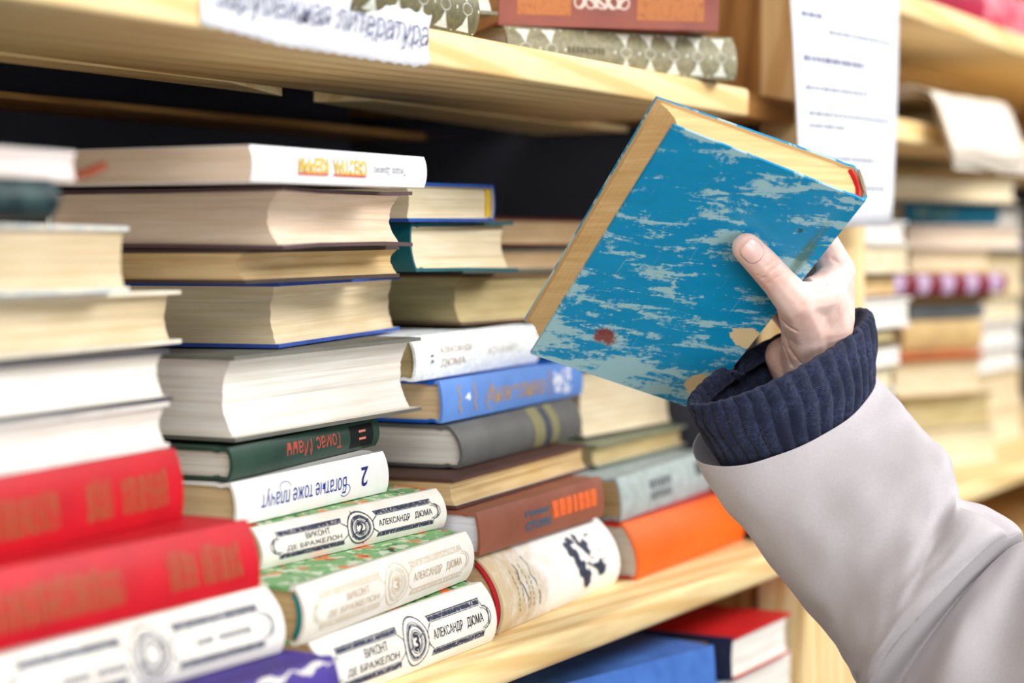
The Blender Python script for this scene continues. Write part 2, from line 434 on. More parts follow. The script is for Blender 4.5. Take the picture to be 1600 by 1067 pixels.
# ------------------------------------------------------------------ pile nearest the camera (left)
B = Book('hardback_book', 'purple hardback with a frayed white spine edge, bottom of the left pile', (.650, -.028, 1.2004), .1, .205, .13, .0410, 'front', cloth((70, 52, 140), .6, .2), P_GREY, rd=.005)
d = Deco(); rr = random.Random(8); pts = [(.205 * i / 160, .0385 + .0012 * math.sin(i * .35) + rr.uniform(-.0006, .0006)) for i in range(161)]
B.deco('frayed_edge', d.line(pts, [.0022 + .0018 * math.sin(i * .23) + rr.uniform(-.0008, .0008) for i in range(161)]), plain((222, 214, 206), .9))
def dumas(b, mat, dark, volume='3', title=True, full=True):
    """two framed panels and a medallion on the spine"""
    L, T = b.L, b.T; d = Deco()
    def panel(sx, mir):
        def P(a, q): return (L * (sx + (-a if mir else a) * .385), T * (.19 + .62 * q))
        arc = [(.88 + .11 * math.cos(t), .5 + .3 * math.sin(t)) for t in [math.pi / 2 - math.pi * i / 12 for i in range(13)]]
        notch = [(.055, .14), (.03, .2), (-.02, .32), (-.035, .5), (-.02, .68), (.03, .8), (.055, .86)]
        loop = [(.02, 1), (.88, 1), (.88, .84)] + arc + [(.88, .16), (.88, 0), (.02, 0)] + notch
        d.line([P(*q) for q in loop], .0007, True)
        ins = [(.06, .84), (.85, .84), (.85, .76)] + [(.865 + .085 * math.cos(t), .5 + .25 * math.sin(t)) for t in [math.pi / 2 - math.pi * i / 10 for i in range(11)]] + [(.85, .24), (.85, .16), (.06, .16)]
        d.line([P(*q) for q in ins], .0004)
        d.line([P(.03, .92), P(.87, .92)], T * .62 * .11); d.line([P(.03, .08), P(.87, .08)], T * .62 * .11)
        d.line([P(.92 + .035 * math.cos(t), .5 + .28 * math.sin(t)) for t in [1.3 - 2.6 * i / 10 for i in range(11)]], .0011)
    panel(.58, False); panel(.42, True)
    cx, cy = .5 * L, .5 * T
    for a, w in ((.070, .0009), (.055, .0004), (.047, .0017), (.034, .0005), (.026, .0011)): d.line(ell(cx, cy, a * L, a / .070 * .385 * T), w, True)
    for k in range(4):
        t = k * math.pi / 2 + .4; d.line([(cx + .02 * L * math.cos(t), cy + .02 * L * math.sin(t)), (cx + .055 * L * math.cos(t), cy + .055 * L * math.sin(t))], .0008)
    b.deco('spine_frame', d, mat)
    d = Deco()
    if full:
        d.text('АЛЕКСАНДР', .600 * L, .780 * L, .405 * T, .59 * T, bold=.012); d.text('ДЮМА', .808 * L, .912 * L, .405 * T, .59 * T, bold=.012)
        d.text('ВИКОНТ', .215 * L, .34 * L, .53 * T, .675 * T, bold=.008); d.text('ДЕ БРАЖЕЛОН', .115 * L, .395 * L, .325 * T, .465 * T, bold=.008)
        d.text(volume, .485 * L, .515 * L, .38 * T, .62 * T, bold=.03)
        b.deco('title_lettering', d, dark)
    if not full:
        for (a, b_, q) in ((.66, .72, .5), (.74, .86, .5), (.2, .29, .44), (.31, .41, .44)):
            x = a
            d = Deco()
            while x < b_: d.rect(x * L, (x + .008) * L, (q - .05) * T, (q + .05) * T, 1, 1); x += .013
            b.deco('title_lettering', d, dark)
INK1 = ink((46, 52, 72), .66); INK2 = ink((70, 76, 92), .64); FADE = ink((206, 192, 170), .62); FADED = ink((186, 166, 140), .66)
B = Book('hardback_book', 'white hardback with framed spine panels under the red books, left pile', (.6393, .0024, 1.2424), -1.9, .205, .13, .0340, 'front', IVORY, P_CREAM, ck=.0097, rd=.007, board=FLORAL); dumas(B, INK2, INK2, full=False)
def red_title(b, blocks):
    for (a0, a1) in blocks:
        d = Deco(); x = a0; rr = random.Random(int(a0 * 1000))
        while x < a1:
            w = rr.uniform(.012, .03); d.rect(x * b.L, min(x + w, a1) * b.L, .22 * b.T, (.74 + rr.uniform(-.05, .05)) * b.T, 4, 6); x += w + .004
        b.deco('gold_lettering', d, REDGOLD)
B = Book('hardback_book', 'bright red hardback with faded gold spine lettering, lower of the two red ones', (.6247, .0094, 1.2768), 0, .215, .135, .0342, 'front', RED, P_CREAM, ck=.0078, rd=.003); red_title(B, [(.05, .5), (.66, .76), (.78, .93)])
B = Book('hardback_book', 'bright red hardback with faded gold spine lettering, upper of the two red ones', (.6159, .0309, 1.3113), 5.6, .2151, .135, .0362, 'front', RED, P_CREAM, ck=.004, rd=.003); red_title(B, [(.08, .5), (.6, .7), (.74, .93)])
Book('hardback_book', 'book showing white page edges, lying right on the red books', (.6304, .038, 1.3479), 6.9, .200, .13, .0243, 'back', cloth((228, 222, 214), .6), P_WHITE, fe=.003, ov=.002)
Book('hardback_book', 'white paged book with a thin dark cover line beneath, second above the red books', (.6325, .0374, 1.3726), 6.9, .2001, .13, .0268, 'back', cloth((64, 64, 72), .6), P_WHITE, ck=.002, fe=.004)
Book('hardback_book', 'thick cream covered book with yellowish pages in the middle of the left pile', (.6859, .0594, 1.3998), 10.5, .2004, .13, .0296, 'back', cloth((236, 226, 204), .6), P_YEL, fe=.003, ov=.005)
def mottled(a, b, sc=60):
    t = NT('mottled_boards', .5, .3); g = t.noise(t.coords(), sc, 3, .6)
    return t.col(t.mix(t.ramp(g, [(.42, BW(0)), (.58, BW(1))]), lin(a), lin(b)))
Book('hardback_book', 'yellow paged book in pale blue speckled boards near the top of the left pile', (.6080, .0417, 1.4300), 7.9, .2002, .13, .0336, 'back', mottled((196, 206, 204), (226, 222, 208)), P_YEL, fe=.002, ov=.002)
B = Book('hardback_book', 'dark teal hardback with a rounded spine, second from top of the left pile', (.4611, -.0025, 1.4640), -3.1, .2, .13, .0180, 'front', mottled((18, 40, 44), (50, 72, 72), 90), P_GREY, rd=.006)
B = Book('paperback_book', 'thin grey and white paperback with pinkish pages on top of the left pile', (.5045, .0127, 1.4824), 1.0, .2, .13, .0140, 'back', cloth((150, 156, 162), .4), pages((236, 222, 216), None, .1), hard=False, fe=.001)
V, F = [], []
for i in range(13):
    a = i / 12; V += [(.196 + .040 * a, .006 + .004 * a, .0008 + .007 * a * a), (.196 + .040 * a, .016 - .002 * a, .0022 + .008 * a * a)]
for i in range(12): F.append((2 * i, 2 * i + 1, 2 * i + 3, 2 * i + 2))
o = obj('ribbon_bookmark', V, F, plain((138, 60, 32), .5), B.root); md = o.modifiers.new('thick', 'SOLIDIFY'); md.thickness = .0012; o['label'] = 'rust brown ribbon end'

# ------------------------------------------------------------------ second pile
B = Book('hardback_book', 'crisp white hardback with black framed panels, bottom of the second pile', (.8992, .0086, 1.2004), 2.6, .2109, .13, .0364, 'front', IVORY, P_TAN, ck=.0076, wd=.0066, rd=.007, board=FLORAL); dumas(B, INK1, plain((40, 42, 54), .6))
B = Book('hardback_book', 'ivory hardback with faded beige panels and a teal headband, second pile', (.8817, .0124, 1.2376), 6, .2259, .13, .0322, 'front', IVORY, P_OLD, tilt=.0072, ck=.0002, wd=-.003, rd=.006, board=FLORAL, band=plain((0, 136, 136), .6)); dumas(B, FADE, FADED)
B = Book('hardback_book', 'white hardback with grey framed panels and green printed boards, third from the bottom', (.9137, .0612, 1.2706), -1, .1982, .13, .0235, 'front', IVORY, P_TAN, tilt=.0039, ck=.0052, wd=.0076, rd=.005, board=FLORAL); dumas(B, INK1, plain((52, 54, 66), .6), '2')
B = Book('hardback_book', 'white hardback with blue script and a figure 2 upside down on its spine', (.9087, .0763, 1.2950), 1.9, .1694, .11, .0248, 'front', cloth((240, 238, 234), .35, .04, False, .5), P_TAN, tilt=.0115, ck=.0023, wd=.007, rd=.003)
BLUEINK = plain((36, 60, 150), .5)
d = Deco(); L, T = B.L, B.T
d.text('Богатые тоже плачут', .14 * L, .70 * L, .22 * T, .72 * T, True, shear=.3)
d.line([(.70 * L - .03 * L * math.cos(t) - .02 * L * t / 6, .28 * T + .14 * T * math.sin(t)) for t in [i * .4 for i in range(15)]], .0005)
d.line([(.30 * L + .035 * L * math.cos(t), .68 * T + .12 * T * math.sin(t)) for t in [i * .4 for i in range(10)]], .0004)
B.deco('title_lettering', d, BLUEINK)
B.deco('volume_number', Deco().text('2', .80 * L, .86 * L, .28 * T, .74 * T, True, shear=.3, bold=.01), plain((30, 40, 120), .5))
B = Book('hardback_book', 'dark green hardback with red lettering upside down in the second pile', (.9096, .0809, 1.3208), 6.2, .1873, .125, .0188, 'front', cloth((46, 74, 60), .45, .25, True, .4, (38, 60, 52)), P_GREY, tilt=.0187, wd=-.005, rd=.003)
L, T = B.L, B.T
B.deco('dark_panel', Deco().rect(.78 * L, .95 * L, .12 * T, .9 * T), plain((22, 28, 28), .6))
B.deco('author_lettering', Deco().text('Томас', .535 * L, .715 * L, .26 * T, .80 * T, True, bold=.01), plain((176, 84, 72), .6)); B.deco('author_lettering', Deco().text('Манн', .335 * L, .505 * L, .26 * T, .80 * T, True, bold=.01), plain((176, 84, 72), .6))
B.deco('volume_mark', Deco().rect(.84 * L, .89 * L, .38 * T, .46 * T).rect(.84 * L, .89 * L, .64 * T, .72 * T), plain((236, 140, 120), .6), eps=.0004)
Book('hardback_book', 'very thick book with white pages and a grey cover in the second pile', (.9175, .085, 1.3421), 1.9, .2166, .15, .0490, 'back', cloth((112, 112, 104), .55), P_WHITE, tilt=.0132, fe=.007, ov=.006, lay=22)
Book('hardback_book', 'yellow paged book with bright blue cover edges in the second pile', (.9806, .0992, 1.3928), 12.3, .2162, .145, .0394, 'back', cloth((54, 88, 176), .5, .2), P_YEL, tilt=.0132, wd=-.0057, fe=.003, ov=.004, lay=20)
Book('hardback_book', 'thin tan paged book between blue and mauve covers in the second pile', (.9057, .0688, 1.4326), 6.6, .2016, .14, .0196, 'back', cloth((74, 62, 54), .6), P_OLD, tilt=.0075, wd=.0046, fe=.005, ov=.001)
Book('hardback_book', 'thick pale paged book with mauve brown covers just under the white paperback', (.9074, .044, 1.4529), 8.6, .1838, .155, .0330, 'back', cloth((92, 70, 72), .55), P_PINK, tilt=.0122, fe=.006, ov=.007, lay=20, curl=.001)
B = Book('paperback_book', 'white paperback with small yellow and red title, top of the second pile', (.8499, .0224, 1.4872), 3, .1926, .155, .0190, 'front', cloth((246, 246, 248), .3, .02, False, .5), P_PINK, tilt=.0126, wd=-.0017, hard=False, rd=.002, fe=.001)
L, T = B.L, B.T
Y1, R1, D1_ = plain((236, 206, 96), .5), plain((214, 96, 78), .5), plain((120, 84, 60), .5)
for w_, a0, a1 in (('СЕСТРА', .425, .615), ('КЕРРИ', .235, .395)):
    B.deco('title_shadow', Deco().text(w_, (a0 - .005) * L, (a1 + .005) * L, .25 * T, .77 * T, True, bold=.06), D1_, eps=.0002)
    B.deco('title_lettering', Deco().text(w_, a0 * L, a1 * L, .28 * T, .74 * T, True, bold=.03), Y1, eps=.0004)
    B.deco('title_underline', Deco().rect(a0 * L, a1 * L, .24 * T, .31 * T), R1, eps=.0005)
B.deco('author_lettering', Deco().text('Теодор Драйзер', .66 * L, .86 * L, .34 * T, .64 * T, True), plain((120, 122, 130), .5))

# ------------------------------------------------------------------ third pile
def stained():
    t = NT('stained_cloth', .7, .2); v = t.coords()
    sep = t.add('ShaderNodeSeparateXYZ'); t.l(v, sep.inputs[0])
    g = t.noise(v, 70, 4, .65); e = t.math('SUBTRACT', 1.0, t.math('MULTIPLY', sep.outputs[0], 9.0))
    f = t.math('MULTIPLY', t.math('ADD', e, t.math('MULTIPLY', t.math('SUBTRACT', g, .5), 1.6)), 1.0)
    b = t.mix(t.ramp(f, [(.15, BW(0)), (.85, BW(1))]), lin((240, 238, 232)), lin((206, 184, 148)))
    w = t.noise(t.coords((1400, 1400, 1400)), 1, 1); t.bump(w, .2, .0004)
    return t.col(b)
B = Book('hardback_book', 'stained white hardback with a dark portrait print and red headband on the shelf', (1.1323, .0219, 1.2004), 5.4, .2205, .13, .0508, 'front', stained(), P_TAN, ck=.0169, rd=.011, band=plain((196, 32, 44), .6))
L, T = B.L, B.T; OL = plain((128, 110, 72), .7); NV = ink((44, 52, 76), .72); d = Deco(); rr = random.Random(4)
for a, lo, hi in ((.125, .22, .75), (.155, .30, .72), (.205, .24, .78), (.235, .26, .62), (.28, .2, .4)):
    q = hi
    while q > lo: d.line([(a * L + rr.uniform(-.0012, .0012), q * T), (a * L + rr.uniform(-.0012, .0012), (q - .05) * T)], .0008); q -= .07
B.deco('side_lettering', d, OL)
d = Deco(); d.line([(.165 * L, .80 * T), (.175 * L, .72 * T), (.16 * L, .6 * T), (.175 * L, .5 * T), (.19 * L, .35 * T), (.195 * L, .2 * T)], [.0006, .0016, .001, .0018, .0014, .0006])
d.line([(.255 * L, .85 * T), (.265 * L, .74 * T), (.25 * L, .62 * T), (.27 * L, .52 * T), (.285 * L, .34 * T), (.285 * L, .2 * T)], [.0014, .0008, .001, .0014, .0009, .0012]); B.deco('wavy_rules', d, plain((76, 92, 112), .7))
d = Deco()
d.line([(a * L, q * T) for a, q in ((.600, .80), (.622, .74), (.632, .64), (.640, .54), (.652, .44), (.672, .34), (.690, .25), (.700, .18))], [.005, .0085, .0080, .0072, .0078, .0090, .0098, .0070])
d.line([(a * L, q * T) for a, q in ((.630, .82), (.655, .835), (.675, .80))], [.004, .005, .002])
d.line([(a * L, q * T) for a, q in ((.690, .78), (.715, .73), (.745, .72), (.752, .64), (.735, .575))], [.002, .0045, .0062, .0040, .0016])
d.line([(a * L, q * T) for a, q in ((.750, .44), (.785, .40), (.815, .36), (.835, .28))], [.002, .0055, .0085, .0050])
d.line([(.70 * L, .5 * T), (.73 * L, .47 * T), (.755 * L, .42 * T)], .001); d.blobs(.70 * L, .86 * L, .35 * T, .85 * T, 34, .0010, 6)
for a, q, n_, r_, sd in ((.615, .74, 9, .0032, 1), (.635, .6, 9, .0034, 2), (.655, .45, 9, .0036, 3), (.685, .28, 10, .0040, 4), (.745, .7, 8, .0030, 5), (.815, .36, 10, .0036, 6), (.705, .82, 6, .0022, 7)): d.blobs((a - .018) * L, (a + .018) * L, (q - .06) * T, (q + .06) * T, n_, r_, sd)
d.line([(.90 * L, .85 * T), (.91 * L, .7 * T), (.895 * L, .5 * T), (.90 * L, .35 * T)], .0004)
B.deco('portrait_print', d, NV, eps=.0009)
B = Book('hardback_book', 'reddish brown hardback with teal and orange spine lettering in the third pile', (1.1251, .0411, 1.2522), 4.4, .2185, .13, .0283, 'front', cloth((150, 92, 72), .45, .15, True, .35, (136, 76, 58), 18), pages((232, 232, 238), None, .1), ck=.0023, wd=.0049, rd=.002)
L, T = B.L, B.T; TEAL = plain((48, 100, 122), .6); ORG = ink((238, 106, 48), .62, (170, 84, 56), 300)
B.deco('author_lettering', Deco().text('Ирвинг', .335 * L, .535 * L, .52 * T, .72 * T, bold=.02).text('СТОУН', .335 * L, .535 * L, .22 * T, .44 * T, bold=.05), TEAL)
d = Deco()
for a0, a1 in ((.555, .60), (.61, .66), (.67, .715), (.73, .76), (.775, .82), (.83, .875), (.885, .93)): d.rect(a0 * L, a1 * L, .34 * T, .76 * T)
B.deco('orange_title_block', d, ORG)
Book('hardback_book', 'worn book with browned ragged pages and thin brown covers in the third pile', (1.1275, .0615, 1.2812), 6, .249, .135, .0197, 'back', cloth((84, 54, 44), .6), P_OLD, tilt=.0042, wd=.002, ck=.003, fe=.002, ov=.002)
B = Book('hardback_book', 'dark grey hardback with olive bands on its rounded spine in the third pile', (1.1778, .0832, 1.3022), 6.7, .2402, .13, .0290, 'front', cloth((96, 96, 94), .5, .12, True, .35), P_GREY, tilt=.0062, ck=.007, wd=.0064, rd=.006)
L, T = B.L, B.T
for a0, a1 in ((.575, .665), (.725, .79)): B.deco('olive_band', Deco().rect(a0 * L, a1 * L, .01 * T, .99 * T, 6, 14), ink((134, 130, 92), .6, (104, 104, 90), 800))
d = Deco().rect(.67 * L, .72 * L, .05 * T, .95 * T, 4, 14); B.deco('navy_band', d, ink((58, 66, 84), .62, (110, 110, 104), 400))
d = Deco(); d.line([(.62 * L + .0 * L, .02 * T), (.62 * L, .98 * T)], .0006); d.line([(.577 * L, .02 * T), (.577 * L, .98 * T)], .0008); B.deco('gold_rule', d, plain((176, 160, 96), .4))
B = Book('hardback_book', 'light blue hardback with gold script on its spine in the third pile', (1.1784, .1014, 1.3325), 5, .262, .13, .0292, 'front', cloth((98, 142, 212), .45, .08, True, .35), P_TAN, tilt=.0126, ck=.0014, wd=-.0045, rd=.002, board=cloth((24, 92, 190), .4, .1))
L, T = B.L, B.T; GOLD = ink((170, 136, 78), .66, (120, 140, 180), 300)
d = Deco().text('Анжелика', .27 * L, .70 * L, .24 * T, .76 * T, shear=.35, bold=.012)
d.line([(.31 * L + .04 * L * math.cos(t), .36 * T + .24 * T * math.sin(t)) for t in [.4 + i * .35 for i in range(15)]], .0008)
for a in (.105, .205):
    d.line([(a * L + .008 * L * math.sin(q * 14), (.14 + .7 * q) * T) for q in [i / 20 for i in range(21)]], [.0012 + .0012 * abs(math.sin(i * 1.3)) for i in range(21)])
d.line([(.735 * L + .006 * L * math.sin(q * 14), (.14 + .7 * q) * T) for q in [i / 20 for i in range(21)]], .0022)
B.deco('gold_script', d, GOLD)
B.deco('volume_number', Deco().text('4', .14 * L, .175 * L, .44 * T, .62 * T, bold=.03), plain((244, 246, 250), .5))
B.deco('white_flowers', Deco().blobs(.77 * L, .90 * L, .2 * T, .85 * T, 40, .0028, 9), plain((226, 230, 244), .6))
def patterned():
    t = NT('patterned_paper', .5, .3); v = t.coords()
    g = t.noise(v, 120, 3, .6, 2.0)
    return t.col(t.mix(t.ramp(g, [(.44, BW(0)), (.49, BW(1)), (.53, BW(1)), (.58, BW(0))]), lin((248, 249, 250)), lin((212, 220, 220))))
B = Book('hardback_book', 'white hardback with pale leaf pattern and thin brown lettering, third pile top', (1.1500, .1046, 1.3626), 6.8, .233, .13, .0305, 'front', patterned(), P_OLIVE, tilt=.0077, ck=.0028, wd=.003, rd=.004)
L, T = B.L, B.T; BRN = plain((170, 148, 118), .6)
B.deco('author_lettering', Deco().text('АЛЕКСАНДР', .175 * L, .42 * L, .53 * T, .70 * T).text('ДЮМА', .175 * L, .36 * L, .22 * T, .43 * T), BRN)
B.deco('title_lettering', Deco().text('АСКАНИО', .54 * L, .78 * L, .38 * T, .56 * T), plain((206, 200, 186), .6))
d = Deco(); d.line([(.125 * L, .30 * T), (.13 * L, .36 * T), (.13 * L, .6 * T), (.125 * L, .66 * T)], .0004); d.line([(.1 * L, .32 * T), (.1 * L, .62 * T)], .0006); d.rect(.105 * L, .12 * L, .37 * T, .44 * T).rect(.105 * L, .12 * L, .5 * T, .56 * T); B.deco('publisher_mark', d, plain((70, 64, 60), .6))
# on top of it, set back
Book('hardback_book', 'olive tan paged book lying back on the patterned white one', (1.252, .13, 1.3972), 1, .20, .13, .0372, 'back', cloth((112, 88, 66), .6), P_OLIVE, fe=.004, ov=.003)
Book('hardback_book', 'teal hardback with concave cream pages, under the blue and yellow one', (1.1395, .1021, 1.4372), 3, .1640, .20, .0326, 'left', cloth((20, 96, 104), .45, .15), P_CREAM, ck=.004, wd=.015, rd=.005, fe=.007, ov=.006, curl=.001)
B = Book('hardback_book', 'royal blue hardback with a yellow spine lining, on the teal one', (1.1308, .1001, 1.4706), 2.5, .1286, .19, .0264, 'right', cloth((36, 88, 176), .45, .15), P_CREAM, tilt=.0155, rd=.003, fe=.003, ov=.003)
z0, z1 = .0026, .0238
obj('spine_lining', *(lambda v, f: (v, f))([(x, y, z) for x in (.1185, .1238) for y in (.0022, .03) for z in (z0, z1)], [(0, 1, 3, 2), (4, 5, 7, 6), (0, 1, 5, 4), (2, 3, 7, 6), (0, 2, 6, 4), (1, 3, 7, 5)]), plain((232, 190, 30), .6), B.root, smooth=False)
Book('hardback_book', 'grey green hardback with tan pages behind the teal book', (1.315, .165, 1.4350), 0, .2, .13, .0190, 'back', cloth((128, 140, 132), .5), P_TAN, fe=.002)
Book('hardback_book', 'tan paged book with a maroon cover, highest behind the held book', (1.33, .16, 1.4548), 0, .2, .13, .0235, 'back', cloth((96, 40, 34), .5), P_TAN, fe=.002)

# ------------------------------------------------------------------ fourth pile, partly behind the sleeve
Book('hardback_book', 'bright orange hardback lying on the shelf beside the sleeve', (1.3717, .0389, 1.2004), 1.9, .2323, .14, .0424, 'front', cloth((244, 100, 18), .5, .06, True, .3), P_GREY, ck=.0117, rd=.006, board=cloth((206, 40, 24), .5))
B = Book('hardback_book', 'pale blue grey cloth hardback with smudged dark lettering on the orange one', (1.3770, .058, 1.2436), 5.4, .2293, .14, .0330, 'front', mottled((176, 190, 190), (160, 172, 170), 140), P_OLD, ck=.0042, wd=.0037, rd=.003)
L, T = B.L, B.T; SM = ink((76, 82, 86), .6, (150, 162, 162), 350)
for q0, q1, a1 in ((.52, .74, .50), (.26, .46, .52)):
    a = .29; d = Deco()
    while a < a1: d.rect(a * L, (a + .024) * L, q0 * T, q1 * T, 3, 2); a += .034
    B.deco('title_lettering', d, SM)
B.deco('smudged_mark', Deco().rect(.80 * L, .93 * L, .5 * T, .8 * T), SM)
Book('hardback_book', 'olive paged book with a grey cover in the fourth pile', (1.418, .1019, 1.2786), 2.9, .20, .13, .0185, 'back', cloth((136, 142, 118), .5), P_OLIVE, fe=.002, tilt=.0037)
Book('hardback_book', 'large cream paged book with a ragged dark cover, just left of the navy cuff', (1.442, .125, 1.2984), 0, .175, .13, .0565, 'back', cloth((84, 92, 80), .6), P_CREAM, fe=.003, ov=.002, lay=24)

# ------------------------------------------------------------------ low shelf
B = Book('hardback_book', 'big royal blue hardback under the shelf at the bottom edge of the photo', (1.205, .045, 1.0504), -12, .22, .15, .0955, 'front', cloth((78, 124, 200), .45, .14, True, .35, (62, 104, 180), 40), P_GREY, rd=.003)
B.deco('white_sticker', Deco().poly([(.80 * B.L + .0045 * math.cos(t), .63 * B.T + .0055 * math.sin(t)) for t in [i * .6 for i in range(10)]]), plain((214, 222, 240), .6))
Book('paperback_book', 'thick white paged paperback with a light blue spine under the red book', (1.444, .012, 1.0504), 0, .172, .2, .0572, 'left', cloth((150, 190, 232), .4), P_WHITE, rd=.003, fe=.001, hard=False)
B = Book('hardback_book', 'small hardback with bright red boards and a navy spine under the shelf', (1.4655, .006, 1.1082), 0, .134, .19, .0345, 'left', cloth((38, 44, 78), .5), P_WHITE, rd=.003, fe=.003, board=cloth((206, 30, 34), .5, .08))
d = [(-.00025, y, z) for y in (.02, .05) for z in (.004, .030)]
obj('gold_label', d, [(0, 1, 3, 2)], ink((160, 132, 70), .6, (48, 48, 70), 300), B.root, smooth=False)

# ------------------------------------------------------------------ books on the upper shelf
def ornate(c, c2):
    t = NT('tooled_cloth', .5, .35); v = t.coords((1, 1, 1))
    g = t.noise(v, 260, 3, .7); return t.col(t.mix(t.ramp(g, [(.4, BW(0)), (.6, BW(1))]), lin(c), lin(c2)))
ORN = ornate((120, 112, 78), (92, 88, 66)); SILV = ink((216, 218, 204), .68, (140, 134, 104), 400)
def tooled(b, seg, mat, skip=()):
    L, T = b.L, b.T; d = Deco()
    for i in range(seg + 1):
        a = (.02 + .96 * i / seg) * L; d.line([(a, .04 * T), (a + .006 * L, .5 * T), (a, .96 * T)], .0016)
    for i in range(seg):
        if i in skip: continue
        a0 = (.02 + .96 * i / seg) * L; w = .96 * L / seg
        for s_ in (0, 1):
            q0, q1, q2 = (.06, .2, .38) if s_ == 0 else (.94, .8, .62)
            d.poly([(a0 + .2 * w, q0 * T), (a0 + .8 * w, q0 * T), (a0 + .62 * w, q1 * T), (a0 + .5 * w, q2 * T), (a0 + .38 * w, q1 * T)])
        d.line(ell(a0 + .5 * w, .5 * T, .22 * w, .12 * T, 10), .0005, True)
    b.deco('tooled_ornament', d, mat)
B = Book('hardback_book', 'tan book at the left of the upper shelf behind the paper strip', (.70, .020, 1.5804), -1, .183, .13, .03, 'front', cloth((206, 182, 150), .6), P_TAN, rd=.003)
B = Book('hardback_book', 'olive gold tooled hardback at the right end of the paper strip', (.9047, -.008, 1.5804), 4.1, .1511, .10, .030, 'front', ORN, P_TAN, rd=.005, board=cloth((178, 146, 72), .5)); tooled(B, 5, SILV)
Book('hardback_book', 'dark brown hardback lying back in shadow on the upper shelf', (1.03, .105, 1.5804), 0, .195, .12, .034, 'front', cloth((60, 44, 34), .6), P_TAN)
Book('hardback_book', 'grey green tooled hardback laid crosswise on the dark brown one', (1.095, .150, 1.6150), -30, .14, .08, .03, 'back', ornate((130, 126, 104), (104, 102, 86)), P_GREY)
B = Book('hardback_book', 'silver green tooled hardback on the upper shelf under the leather one', (1.2466, .087, 1.5804), -34.2, .194, .13, .0316, 'front', ornate((142, 136, 106), (116, 112, 88)), P_GREY, ck=.0045, wd=.004, rd=.005); tooled(B, 9, SILV, (2, 3))
d = Deco(); a = .25
while a < .40: d.rect(a * B.L, (a + .012) * B.L, .44 * B.T, .58 * B.T, 1, 1); a += .018
B.deco('faint_lettering', d, plain((96, 90, 66), .6))
LEA = cloth((150, 74, 52), .4, .2, True, .4, (126, 58, 42), 20)
B = Book('hardback_book', 'red brown leather bound volume with white ornament on the upper shelf', (1.2542, .0998, 1.6130), -46.5, .1678, .12, .05, 'front', LEA, P_TAN, tilt=.0042, rd=.002)
L, T = B.L, B.T; GP = ink((182, 116, 70), .62, (150, 80, 56), 250)
B.deco('gold_panel', Deco().rect(.08 * L, .32 * L, .16 * T, .9 * T), GP); B.deco('gold_panel', Deco().rect(.62 * L, .93 * L, .12 * T, .9 * T), GP)
d = Deco(); rr = random.Random(12)
for k in range(5):
    a = (.36 + .05 * k) * L
    d.line([(a + .004 * math.sin(q * 9 + k), (.28 + .5 * q) * T) for q in [i / 12 for i in range(13)]], [.0012 + .0022 * abs(math.sin(i * .8 + k)) for i in range(13)])
    d.line(ell(a, .36 * T, .004, .09 * T, 10), .0012, True)
B.deco('white_ornament', d, plain((226, 206, 196), .6))

